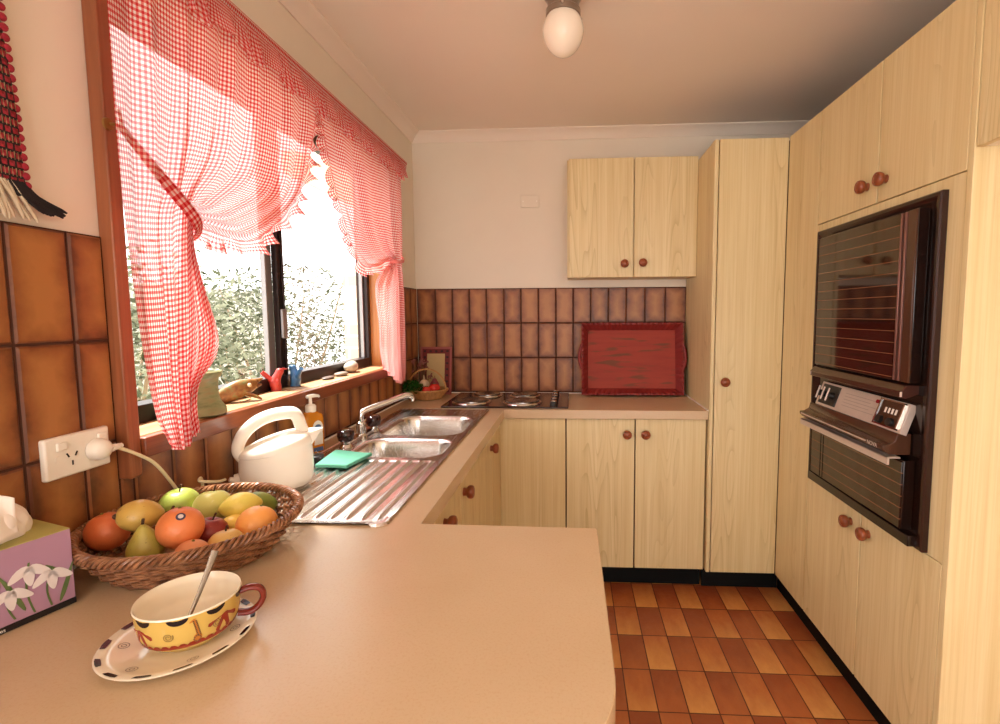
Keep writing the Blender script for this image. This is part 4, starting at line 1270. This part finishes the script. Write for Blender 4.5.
sc2 = thing('wooden_stick', (-.04, -1.63, SZ + .03), 'pale wooden stick poking out of the green clay pot', 'stick')
mb = MB(); mb.tube([(-.050, -1.712, SZ + .0365), (-.040, -1.682, SZ + .105), (-.037, -1.625, SZ + .17)], [.004, .005, .0055], 8); mb.build('shaft', plain('bamboo', (206, 184, 110), .5), sc2)
tw = thing('twigs', (-.03, -1.66, SZ + .03), 'short dry twigs standing in the green clay pot', 'twigs')
mb = MB()
for dx, dy, h in ((-.01, -.012, .112), (.0, -.02, .106), (.008, -.004, .108), (.004, .01, .104)): mb.tube([(-.034 + dx*.6, -1.692 + dy*.4, SZ + .033), (-.034 + dx, -1.697 + dy, SZ + h*1.16)], .003, 6)
mb.build('stem', plain('twig_brown', (96, 80, 60), .9), tw)

fg = thing('fish_figurine', (-.055, -1.50, SZ), 'brown and green pottery fish figurine beside the clay pot', 'figurine')
FM = T(-.058, -1.505, SZ + .001) @ RZ(R(55))
mb = MB()
sk_ = cr([(-.055, 0, .010), (-.03, 0, .022), (0, 0, .034), (.03, 0, .042), (.055, 0, .05)], 6); n = len(sk_)
mb.tube([FM @ p for p in sk_], [.008 + .019*math.sin(PI*min(1, (i + 1)/(n)))**.8 if i < n - 1 else .006 for i in range(n)], 16, flat=(1.0, .7), up=(0, 0, 1))
k = NT('fish_glaze'); nz = k.noise(k.obj(), 40, 4, .6); col = k.ramp(nz, [(.35, srgb(112, 66, 34)), (.5, srgb(146, 100, 52)), (.66, srgb(120, 132, 86))]); k.bsdf(col, .35, 0, k.bump(nz, .2, .002)); fishm = k.m
mb.build('body', fishm, fg, smooth=60)
mb = MB()
for a, b, c_ in (((.045, 0, .052), (.072, .004, .060), .010), ((.042, 0, .036), (.066, -.004, .044), .008)): mb.tube([FM @ Vector(a), FM @ Vector(b)], [c_, .003], 10, flat=(.6, 1))
mb.build('jaw', fishm, fg)
mb = MB()
for s, a in ((1, .02), (-1, .03)):
    mb.tube(cr([FM @ Vector((.015, s*.008, .024)), FM @ Vector((.02 + a*.6, s*.02, .014)), FM @ Vector((.025 + a, s*.028, .003))], 4), [.009, .0085, .008, .0075, .007, .006, .005, .004, .003], 8, flat=(.6, 1.2))
mb.build('fin', fishm, fg)
mb = MB()
for s in (-1, 1): mb.blob(FM @ Vector((.028, s*.0155, .046)), .006, 12, 8)
mb.build('eye', plain('eye_glaze', (226, 206, 170), .3), fg)
mb = MB(); mb.tube([FM @ Vector((-.05, 0, .012)), FM @ Vector((-.068, 0, .006))], [.006, .014], 10, flat=(.4, 1.2)); mb.build('tail', fishm, fg)

def bird(name, loc, yaw, mat, lab, grey=False):
    t = thing(name, loc, lab, 'figurine', 'little pottery birds on the sill')
    m = T(*loc) @ RZ(yaw) @ Matrix.Scale(1.28, 4)
    mb = MB()
    pts = cr([(0, 0, 0), (0, 0, .008), (-.002, 0, .022), (.004, 0, .038), (.010, 0, .05), (.012, 0, .058)], 5)
    rr_ = [.014, .0155, .0155, .015, .015, .0152, .0155, .0158, .016, .016, .0155, .015, .0142, .0133, .0125, .0118, .0113, .011, .0112, .0115, .0115, .0112, .0105, .0092, .007, .003]
    mb.tube([m @ p for p in pts], [x*1.08 for x in rr_[:len(pts)]], 16, up=(0, 1, 0))
    mb.build('body', mat, t, smooth=70)
    mb = MB(); mb.tube(cr([m @ Vector(p) for p in ((-.004, 0, .02), (-.016, 0, .034), (-.027, 0, .046), (-.031, 0, .05))], 4), [.011, .0105, .010, .009, .008, .0078, .0075, .0073, .0072, .007, .0072, .0075, .007][:13], 12); mb.build('tail', mat, t, smooth=60)
    mb = MB(); mb.tube([m @ Vector((.016, 0, .056)), m @ Vector((.028, 0, .055))], [.0045, .001], 8); mb.build('beak', mat, t)
    for s in (-1, 1):
        mb = MB(); mb.blob(m @ Vector((.003, s*.0155, .024)), (.005, .004, .011), 10, 8)
        mb.build('wing', plain('grey_wing', (120, 104, 100), .5) if grey else mat, t)
    return t
bird('bird_figurine', (-.074, -1.290, SZ), R(35), plain('red_glaze', (190, 62, 54), .35), 'small red pottery bird figurine standing on the window sill')
bird('bird_figurine', (-.068, -1.185, SZ), R(150), plain('blue_glaze', (66, 112, 158), .35), 'small blue pottery bird figurine standing on the window sill', True)
pm = plain('sea_stone', (176, 164, 146), .6, nscale=80, var=.15); pm2 = plain('dark_shell', (84, 62, 50), .5, nscale=60, var=.2)
for lab, p, r, mt, a in (('large rounded grey stone at the far end of the sill', (-.062, -.755, SZ + .0245), (.028, .056, .0245), pm, .2),
                         ('flat grey brown stone just in front of the large rounded stone', (-.045, -.885, SZ + .0085), (.022, .036, .0085), plain('brown_stone', (130, 112, 96), .6, var=.15), -.2),
                         ('thin dark flat stone nearest the blue bird on the sill', (-.05, -.985, SZ + .0055), (.02, .042, .0055), pm2, .1)):
    mb = MB(); mb.blob(p, r, 24, 14, fn=lambda v: v*(1 + .06*math.sin(3*v.x + 2*v.y)), M=RZ(a))
    o = mb.build('stone', mt); tag(o, lab, 'stone', 'stones on the window sill')

# ------------------------------------------------------------------ fruit basket
FB = (.185, -1.985)
fb = thing('fruit_basket', (FB[0], FB[1], B), 'round brown wicker basket full of fruit on the breakfast bar', 'basket')
mb = MB()
RB, RT, HB = .134, .175, .066
for j in range(8):
    t = j/7; r = RB + (RT - RB)*t**.9; z = B + .007 + (HB - .012)*t
    for q in (0, 1):
        mb.tube(ringpts(*FB, r, r, z + (q - .5)*.0036, 300, .0048, 22, j*PI + .15*j + q*.5), .0024, 6, closed=True)
mb.build('woven_side', M['wick'], fb)
mb = MB()
for k in range(44):
    a = 2*PI*k/44
    mb.tube([(FB[0] + (RB - .001)*math.cos(a), FB[1] + (RB - .001)*math.sin(a), B + .003), (FB[0] + RT*math.cos(a), FB[1] + RT*math.sin(a), B + HB)], .0026, 6)
mb.build('stakes', M['wick'], fb)
mb = MB()
for k in range(4):
    n = 400; pts = []
    for i in range(n):
        a = 2*PI*i/n; ph = 26*a + k*PI/2
        r = RT + .002 + .0068*math.cos(ph); z = B + HB + .002 + .0068*math.sin(ph)
        pts.append((FB[0] + r*math.cos(a), FB[1] + r*math.sin(a), z))
    mb.tube(pts, .0033, 6, closed=True)
mb.build('braided_rim', M['wick'], fb)
mb = MB(); mb.lathe([(0, .001), (RB, .001), (RB + .002, .004), (RB, .0075), (0, .0075)], T(*FB, B), 48); mb.build('base', M['wick'], fb)

skin_or = dict(pit=.35, pscale=260, rough=.4)
FR = [
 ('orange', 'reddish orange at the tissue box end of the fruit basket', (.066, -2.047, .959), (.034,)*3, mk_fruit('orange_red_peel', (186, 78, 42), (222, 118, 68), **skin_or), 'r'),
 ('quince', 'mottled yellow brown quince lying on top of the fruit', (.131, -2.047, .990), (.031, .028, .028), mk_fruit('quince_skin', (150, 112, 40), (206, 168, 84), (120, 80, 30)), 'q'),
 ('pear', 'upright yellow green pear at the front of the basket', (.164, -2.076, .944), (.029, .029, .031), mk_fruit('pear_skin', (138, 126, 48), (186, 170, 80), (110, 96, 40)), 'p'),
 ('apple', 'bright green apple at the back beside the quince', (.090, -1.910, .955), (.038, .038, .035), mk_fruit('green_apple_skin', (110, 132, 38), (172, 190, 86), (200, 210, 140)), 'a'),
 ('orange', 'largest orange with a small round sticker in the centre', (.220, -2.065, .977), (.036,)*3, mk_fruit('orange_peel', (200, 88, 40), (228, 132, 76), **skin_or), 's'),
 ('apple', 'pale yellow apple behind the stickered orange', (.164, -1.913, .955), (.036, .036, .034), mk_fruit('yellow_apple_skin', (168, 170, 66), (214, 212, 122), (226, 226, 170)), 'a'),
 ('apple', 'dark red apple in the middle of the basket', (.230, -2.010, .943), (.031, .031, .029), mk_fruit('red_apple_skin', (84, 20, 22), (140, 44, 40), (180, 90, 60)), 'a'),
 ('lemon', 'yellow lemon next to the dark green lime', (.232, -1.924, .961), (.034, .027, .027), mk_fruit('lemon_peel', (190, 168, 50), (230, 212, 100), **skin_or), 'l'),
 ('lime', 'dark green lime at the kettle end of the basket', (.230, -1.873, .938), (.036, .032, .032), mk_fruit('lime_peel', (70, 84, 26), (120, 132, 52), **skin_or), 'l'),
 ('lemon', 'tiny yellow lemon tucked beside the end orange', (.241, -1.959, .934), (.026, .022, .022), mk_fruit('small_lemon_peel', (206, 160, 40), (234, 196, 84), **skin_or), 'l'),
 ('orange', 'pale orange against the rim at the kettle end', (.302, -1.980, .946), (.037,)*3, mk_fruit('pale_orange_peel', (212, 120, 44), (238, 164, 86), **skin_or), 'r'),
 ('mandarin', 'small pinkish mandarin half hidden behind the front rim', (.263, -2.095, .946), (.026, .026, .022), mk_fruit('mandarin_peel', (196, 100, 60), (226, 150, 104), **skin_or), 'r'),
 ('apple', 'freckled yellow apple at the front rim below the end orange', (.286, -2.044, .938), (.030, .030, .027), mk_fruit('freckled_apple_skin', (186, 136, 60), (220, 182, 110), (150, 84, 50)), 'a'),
]
stalk = plain('fruit_stalk', (74, 48, 28), .8)
for nm, lab, p, r, mt, kd in FR:
    t = thing(nm, (p[0], p[1], p[2] - r[2]), lab, nm, 'fruit in the wicker basket')
    rot = RZ(rnd.uniform(0, 6)) @ RX(rnd.uniform(-.3, .3))
    mb = MB()
    if kd == 'a':
        mb.blob(p, r, 28, 20, fn=lambda v: Vector((v.x*(1 - .13*max(0, -v.z)), v.y*(1 - .13*max(0, -v.z)), v.z*(1 - .34*math.exp(-((v.x**2 + v.y**2)/.06)))*1.0)), M=rot)
    elif kd == 'p':
        mb.blob(p, r, 28, 24, fn=lambda v: Vector((v.x*(1 - .45*sst(-.1, 1, v.z)), v.y*(1 - .45*sst(-.1, 1, v.z)), v.z*(1.45 if v.z > 0 else .95))), M=RZ(.3) @ RX(.15))
    elif kd == 'l':
        mb.blob(p, r, 28, 20, fn=lambda v: Vector((v.x*(1 + .16*abs(v.x)**8), v.y, v.z)), M=RZ(R(40)))
    elif kd == 'q':
        mb.blob(p, r, 28, 22, fn=lambda v: Vector((v.x*1.15, v.y*(1 - .14*max(0, v.x)), v.z*(1 - .14*max(0, v.x)))), M=RZ(R(48)) @ RY(R(12)))
    else:
        mb.blob(p, r, 28, 20, fn=lambda v: v*(1 - .035*max(0, v.z)**12), M=rot)
    mb.build('flesh', mt, t, smooth=180)
    mb = MB(); P0 = Vector(p)
    if kd == 'a':
        a = rot.to_3x3() @ Vector((0, 0, 1)); mb.tube([P0 + a*r[2]*.6, P0 + a*r[2]*1.02 + Vector((.003, 0, 0)), P0 + a*r[2]*1.25 + Vector((.006, 0, 0))], [.0016, .0016, .002], 6); mb.build('stem', stalk, t)
    elif kd == 'p':
        mb.tube([P0 + Vector((0, -.004, r[2]*1.36)), P0 + Vector((.004, -.006, r[2]*1.75))], [.002, .0025], 6); mb.build('stem', stalk, t)
    elif kd == 'q':
        d = (RZ(R(48)) @ RY(R(12))).to_3x3() @ Vector((-1, 0, 0))
        mb.blob(P0 + d*.035, .0048, 10, 8); mb.build('blossom_end', stalk, t)
        mb = MB(); e = -d
        mb.tube([P0 + e*.034, P0 + e*.045 + Vector((0, 0, .005)), P0 + e*.05 + Vector((0, 0, .014))], [.003, .0025, .002], 6)
        mb.tube([P0 + e*.036, P0 + e*.048 + Vector((.006, -.004, -.002)), P0 + e*.057 + Vector((.01, -.006, .002))], [.002, .003, .001], 6, flat=(.4, 1.6)); mb.build('stem', stalk, t)
    elif kd in 'rs':
        a = rot.to_3x3() @ Vector((0, 0, 1)); mb.blob(P0 + a*r[2]*.965, .0026, 8, 6); mb.build('stem', plain('citrus_button', (120, 110, 50), .8), t)
    if kd == 's':
        n0 = (Vector((.908, -2.875, 1.345)) - P0).normalized(); n0 = (n0 + Vector((-.05, .12, .62))).normalized()
        a1 = n0.orthogonal().normalized(); a2 = n0.cross(a1)
        def onball(a, b): return P0 + (n0 + a1*a + a2*b).normalized()*(r[0] + .0005)
        mb = MB(); mb.decal([(.2*math.cos(q1), .2*math.sin(q1)) for q1 in [2*PI*i/18 for i in range(18)]], onball); sk2 = mb.build('sticker', plain('navy_sticker', (60, 56, 84), .4), t)
        mb = MB(); onb = lambda a, b: P0 + (n0 + a1*a + a2*b).normalized()*(r[0] + .0009)
        mb.decal([(.11*math.cos(q1), .11*math.sin(q1)) for q1 in [2*PI*i/14 for i in range(14)]], onb); mb.build('sticker_centre', plain('pale_sticker', (210, 196, 190), .4), sk2)

# ------------------------------------------------------------------ cup, saucer, spoon
CC = (.3655, -2.248)
su = thing('saucer', (CC[0], CC[1], B), 'cream saucer with black dashes round the rim under the cup', 'saucer')
SP = [(0, .002), (.036, .001), (.038, .003), (.05, .004), (.075, .010), (.090, .0155), (.0915, .0170), (.090, .0182), (.074, .0132), (.05, .0072), (.04, .0060), (0, .0056)]
cer = plain('cream_glaze', (240, 230, 208), .12, var=.03)
mb = MB(); mb.lathe(SP, T(*CC, B), 64); mb.build('plate', cer, su, smooth=60)
def sauc(a, r):    # a in degrees, r radius -> on upper face
    z = .0074 + (r - .05)*.00615/.024 if r < .074 else .0134 + (r - .074)*.005/.016
    return Vector((CC[0] + r*math.cos(R(a)), CC[1] + r*math.sin(R(a)), B + z + .0006))
mb = MB()
for k in range(13):
    a = k*360/13 + 6; mb.decal([(a - 6, .0838), (a - 3, .083), (a + 3, .083), (a + 6, .0838), (a + 7, .0890), (a + 3, .0896), (a - 3, .0896), (a - 7, .0890)], sauc)
mb.build('dash_pattern', plain('black_glaze', (26, 16, 24), .15), su)
for a0 in (-100, -40, 20, 80, 140, 200):
    mb = MB()
    for rr0 in (2.0, 5.0):
        for i in range(14):
            t0, t1 = 2*PI*i/14, 2*PI*(i + .9)/14
            mb.decal([(a0 + rr0*math.cos(t0), .066 + rr0*.0011*math.sin(t0)), (a0 + rr0*math.cos(t1), .066 + rr0*.0011*math.sin(t1)), (a0 + (rr0 + .8)*math.cos(t1), .066 + (rr0 + .8)*.0011*math.sin(t1)), (a0 + (rr0 + .8)*math.cos(t0), .066 + (rr0 + .8)*.0011*math.sin(t0))], sauc)
    mb.build('swirl_pattern', plain('brown_mark', (90, 62, 40), .3), su)
CC = (.3725, -2.238)
cu = thing('teacup', (CC[0], CC[1], B + .006), 'wide yellow teacup painted with a giraffe and red scallops', 'cup')
z0 = B + .0062
OUT = [(0, .002), (.034, .0), (.036, .004), (.046, .008), (.055, .017), (.0590, .028), (.0610, .042), (.0622, .056), (.0630, .060)]
INN = [(.0630, .060), (.0622, .0622), (.0606, .0605), (.0590, .050), (.0565, .030), (.05, .018), (.035, .010), (0, .008)]
yel = plain('yellow_glaze', (208, 174, 92), .1, var=.08)
mb = MB(); mb.lathe(OUT, T(*CC, z0), 64); mb.build('outer_wall', yel, cu, smooth=60)
mb = MB(); mb.lathe(INN, T(*CC, z0), 64); mb.build('inner_wall', cer, cu, smooth=60)
def cupf(a, z):
    for (r0, h0), (r1, h1) in zip(OUT[2:-1], OUT[3:]):
        if h0 <= z <= h1: r = r0 + (r1 - r0)*(z - h0)/(h1 - h0); break
    else: r = .063
    return Vector((CC[0] + (r + .0006)*math.cos(R(a)), CC[1] + (r + .0006)*math.sin(R(a)), z0 + z))
mb = MB()
for k in range(9):
    a = -103 + 40*k
    mb.decal([(a - 11, .0595)] + [(a - 11*math.cos(t), .0595 - .0085*math.sin(t)) for t in [PI*i/10 for i in range(1, 10)]] + [(a + 11, .0595)], cupf)
mb.build('spot_pattern', MATS['black_glaze'], cu)
mb = MB()
for k in range(36):
    a = k*10
    mb.decal([(a - 6, .016), (a + 6, .016), (a + 5, .0205), (a + 2, .0235), (a - 2, .0235), (a - 5, .0205)], cupf)
for a0 in (-112, -12, 88, 150):
    for w in (-70, -25, 20, 65):
        c, s = math.cos(R(w)), math.sin(R(w))
        mb.decal([(a0 + s*20 - c*3, .045 - c*.022 - s*.003), (a0 + s*22, .045 - c*.025), (a0 + s*20 + c*3, .045 - c*.022 + s*.003), (a0 + c*4, .046), (a0 - c*4, .044)], cupf)
mb.build('red_pattern', plain('brick_red_glaze', (146, 52, 34), .15), cu)
def line(p, q, w):
    d = Vector((q[0] - p[0], (q[1] - p[1])*1000)); n = Vector((-d.y, d.x)).normalized()*w
    mb.decal([(p[0] + n.x, p[1] + n.y/1000), (q[0] + n.x, q[1] + n.y/1000), (q[0] - n.x, q[1] - n.y/1000), (p[0] - n.x, p[1] - n.y/1000)], cupf)
for a0 in (-74, -22, 60, 130):
    pr_ = None; mb = MB()
    for i in range(30):
        t = i*.45; rad = 1.2 + i*.16
        pt2 = (a0 + rad*math.cos(t), .037 + rad*.0011*math.sin(t))
        if pr_: line(pr_, pt2, .35)
        pr_ = pt2
    mb.build('swirl_pattern', MATS['brown_mark'], cu)
gx = -46
mb = MB()
cupg = lambda a, z: cupf(a, z) - Vector((math.cos(R(a)), math.sin(R(a)), 0))*.0003
mb.decal([(gx - 1.8, .053), (gx + 1.8, .053), (gx + 5.5, .031), (gx + 1.2, .031)], cupg)
mb.decal([(gx + 2.5 + 4.6*math.cos(t), .028 + .0055*math.sin(t)) for t in [2*PI*i/14 for i in range(14)]], cupg)
mb.decal([(gx - 5.5, .0505), (gx - 1, .0515), (gx + 1.8, .055), (gx - 1.2, .0555), (gx - 5, .0525)], cupg)
for q1 in (-1.5, 0.2, 4.2, 5.8): mb.decal([(gx + q1 - .7, .025), (gx + q1 + .7, .025), (gx + q1 + .6, .0165), (gx + q1 - .6, .0165)], cupg)
mb.build('giraffe_pattern', plain('amber_glaze', (196, 122, 52), .15), cu)
mb = MB()
for i in range(9):
    t = i/8
    for s in (-1, 1):
        mb.decal([(gx + 3*t*1.3 + s*1.4 + dx, .052 - .020*t + dz) for dx, dz in ((-.8, -.0009), (.8, -.0009), (.8, .0009), (-.8, .0009))], cupf)
for i in range(10): mb.decal([(gx + 2 + 3.6*math.cos(i*.63) + dx, .026 + .0045*math.sin(i*.63) + dz) for dx, dz in ((-.8, -.0009), (.8, -.0009), (.8, .0009), (-.8, .0009))], cupf)
mb.build('giraffe_spot_pattern', MATS['brown_mark'], cu)
mb = MB()
ha = R(28); hd2 = Vector((math.cos(ha), math.sin(ha), 0))
hp2 = cr([Vector((*CC, z0)) + hd2*a + Vector((0, 0, b)) for a, b in ((.060, .052), (.074, .0545), (.086, .050), (.090, .038), (.084, .025), (.072, .018), (.057, .020))], 5)
mb.tube(hp2, .0055, 10, flat=(1.25, .8), up=(-math.sin(ha), math.cos(ha), 0)); mb.build('handle', plain('dark_red_glaze', (122, 40, 30), .15), cu, smooth=60)
sn = thing('teaspoon', (CC[0], CC[1], B + .02), 'steel teaspoon leaning in the yellow teacup', 'spoon')
mb = MB()
s0 = Vector((.370, -2.250, z0 + .0140)); s1 = Vector((.376, -2.188, z0 + .100))
pts = [s0.lerp(s1, t) + Vector((0, 0, -.003*math.sin(PI*t))) for t in [i/14 for i in range(15)]]
mb.tube(pts, [.0018 + .0022*(i/14)**2 for i in range(15)], 8, flat=(.5, 1.3), up=(.6, -.3, .6)); mb.build('handle', plain('spoon_steel', (150, 142, 134), .16, 1.0), sn, smooth=60)
mb = MB(); mb.blob(s0 + Vector((-.003, -.010, .001)), (.011, .017, .0035), 16, 10, M=RX(-.3)); mb.build('bowl', M['chrome'], sn)

# ------------------------------------------------------------------ tissue box
tb = thing('tissue_box', (.05, -2.27, B), 'mauve tissue box printed with snowdrops by the fruit basket', 'tissue box')
ax = Vector((-.30, -.954, 0)).normalized(); ay = Vector((-.954, .30, 0)).normalized()
C0 = Vector((.1165, -2.158, B + .001))
def tbx(l, d, z): return C0 + ax*l + ay*d + Vector((0, 0, z))
TL, TD, TH = .225, .112, .122
def tbox(mb, l0, l1, d0, d1, z0_, z1_):
    vs = [tbx(l, d, z) for z in (z0_, z1_) for d in (d0, d1) for l in (l0, l1)]
    mb.add(vs, [(0, 2, 3, 1), (4, 5, 7, 6), (0, 1, 5, 4), (2, 6, 7, 3), (0, 4, 6, 2), (1, 3, 7, 5)])
mb = MB(); tbox(mb, 0, TL, 0, TD, .009, TH - .001); mb.build('carton', plain('mauve_card', (172, 132, 156), .6, nscale=12, var=.1), tb, bevel=.001)
mb = MB(); tbox(mb, -.0003, TL + .0003, -.0003, TD + .0003, 0, .009); bd = mb.build('base_band', plain('black_card', (22, 18, 20), .5), tb)
mb = MB(); tbox(mb, .0002, TL - .0002, .0002, TD - .0002, TH - .001, TH); mb.build('top', plain('olive_card', (176, 168, 96), .6, nscale=14, var=.12), tb)
ff = lambda a, b: tbx(a, -.0009, b)
def petal(mb, a, b, ln, w, ang):
    c, s = math.cos(ang), math.sin(ang); pts = []
    for t in [2*PI*i/14 for i in range(14)]:
        u = ln*(.5 + .5*math.cos(t)); v = w*math.sin(t)*(1 - .35*math.cos(t + .5))
        pts.append((a + u*c - v*s, b + u*s + v*c))
    mb.decal(pts, ff)
mg = MB(); mw = MB()
for (sx, sz0, bx, bz) in ((.05, .012, .052, .078), (.03, .012, .026, .060), (.072, .014, .074, .052), (.118, .012, .12, .07), (.15, .012, .155, .055), (.185, .012, .18, .075)):
    for i in range(8):
        t, t2 = i/8, (i + 1)/8
        p = (sx + (bx - sx)*t + .006*math.sin(PI*t), sz0 + (bz + .012 - sz0)*t); q = (sx + (bx - sx)*t2 + .006*math.sin(PI*t2), sz0 + (bz + .012 - sz0)*t2)
        mg.decal([(p[0] - .0013, p[1]), (p[0] + .0013, p[1]), (q[0] + .0013, q[1]), (q[0] - .0013, q[1])], ff)
    for an in (-2.5, -1.57, -.6): petal(mw, bx, bz + .006, .030, .0066, an)
ffg = ff
for a, b, ln, an in ((.02, .012, .06, 1.9), (.06, .02, .07, 1.2), (.012, .05, .035, .9), (.1, .012, .07, 1.8), (.14, .02, .06, 1.3)): petal(mg, a, b, ln, .0032, an)
mg.build('leaf_print', plain('leaf_ink', (96, 116, 66), .6), tb); 
mw.v = [tuple(Vector(p) - ay*.0004) for p in mw.v]
mw.build('flower_print', plain('petal_ink', (226, 216, 214), .6), tb)
zx = Vector((-ax.x, -ax.y, 0)); zz = zx.cross(Vector((0, 0, 1)))
text_part('box_lettering', 'Tissues', .0075, .0001, M['white'], bd, Matrix.Translation(tbx(.105, -.0006, .0022) - tb.location) @ Matrix(((zx.x, 0, zz.x, 0), (zx.y, 0, zz.y, 0), (0, 1, 0, 0), (0, 0, 0, 1))))
tt = thing('tissue', (.05, -2.27, B + TH), 'white paper tissue pulled up from the mauve box', 'tissue')
c0 = tbx(.082, TD*.5, TH - .008)
def fold(v):
    a = math.atan2(v.y, v.x); h = v.z
    k_ = 1 + (.16*math.sin(3*a + 2.2*h) + .12*abs(math.sin(4*a - 3*h + .6)) + .07*math.sin(9*a + 5*h))*(.5 + .5*h)
    return Vector((v.x*k_*(1 - .30*max(0, h)), v.y*k_*(1 - .45*max(0, h)), h*(1 + .10*math.sin(2*a + 1))))
mb = MB(); mb.blob(c0 + Vector((0, 0, .028)), (.058, .034, .052), 72, 40, fn=fold, M=Matrix(((ax.x, ay.x, 0, 0), (ax.y, ay.y, 0, 0), (0, 0, 1, 0), (0, 0, 0, 1))))
mb.build('sheet', plain('tissue_paper', (244, 236, 228), .9, var=.02), tt, smooth=60)
mb = MB()
def flap(u, v):
    return tbx(.050 + .075*u, TD*.5 - .030 - .014*v + .010*math.sin(6*u + 2*v), TH + .055 - .045*v + .016*math.sin(4*u + .5)*(1 - v))
mb.grid(flap, 24, 14); mb.build('flap', MATS['tissue_paper'], tt, smooth=180, solid=.0008)

# ------------------------------------------------------------------ light
w = bpy.data.worlds.new('world'); scene.world = w; w.use_nodes = True
nt = w.node_tree; nt.nodes.clear()
bg = nt.nodes.new('ShaderNodeBackground'); wo = nt.nodes.new('ShaderNodeOutputWorld')
bg.inputs[0].default_value = (1.0, .985, .96, 1); bg.inputs[1].default_value = 4.8
nt.links.new(bg.outputs[0], wo.inputs[0])
def area(name, loc, rot, sx, sy, power, col, portal=False):
    l = bpy.data.lights.new(name, 'AREA'); l.shape = 'RECTANGLE'; l.size = sx; l.size_y = sy; l.energy = power; l.color = col
    l.cycles.is_portal = portal
    o = bpy.data.objects.new(name, l); COL.objects.link(o); o.location = loc; o.rotation_euler = rot
    return o
area('added_side_fill', (-.2, -3.95, 1.48), (0, R(-90), 0), 1.2, 1.45, 62, (1, .975, .94))  # added fill lamp at the made-up side window, lifts the right-hand units
area('added_rear_fill', (1.3, YF - .3, 1.15), (R(90), 0, 0), 2.1, 2.0, 26, (1, .97, .93))  # added fill lamp outside the made-up rear door
sl = bpy.data.lights.new('sun', 'SUN'); sl.energy = 20.0; sl.angle = R(12); sl.color = (1, .96, .88)
so_ = bpy.data.objects.new('sun', sl); COL.objects.link(so_)
so_.rotation_euler = Vector((.40, -.13, -.88)).to_track_quat('-Z', 'Y').to_euler()

# ------------------------------------------------------------------ camera
cam = bpy.data.cameras.new('camera'); co = bpy.data.objects.new('camera', cam); COL.objects.link(co)
yaw, pit, rol, f = .0581260, .0828615, -.0049408, 499.246
fw = Vector((-math.sin(yaw)*math.cos(pit), math.cos(yaw)*math.cos(pit), -math.sin(pit)))
rt = Vector((math.cos(yaw), math.sin(yaw), 0)); up = rt.cross(fw)
r2 = rt*math.cos(rol) + up*math.sin(rol); u2 = -rt*math.sin(rol) + up*math.cos(rol)
co.matrix_world = Matrix(((r2.x, u2.x, -fw.x, .908104), (r2.y, u2.y, -fw.y, -2.875127), (r2.z, u2.z, -fw.z, 1.345464), (0, 0, 0, 1)))
cam.sensor_fit = 'HORIZONTAL'; cam.sensor_width = 36; cam.lens = f*36/1000
cam.shift_x = (500 - 544.311)/1000; cam.shift_y = (356.451 - 362)/1000
cam.clip_start = .02
scene.camera = co
vs_ = scene.view_settings
vs_.view_transform = 'Standard'; vs_.look = 'None'; vs_.gamma = 1; vs_.use_curve_mapping = False
vs_.exposure = -0.16
scene.cycles.max_bounces = 10; scene.cycles.diffuse_bounces = 6; scene.cycles.transparent_max_bounces = 16
scene.cycles.sample_clamp_indirect = 6
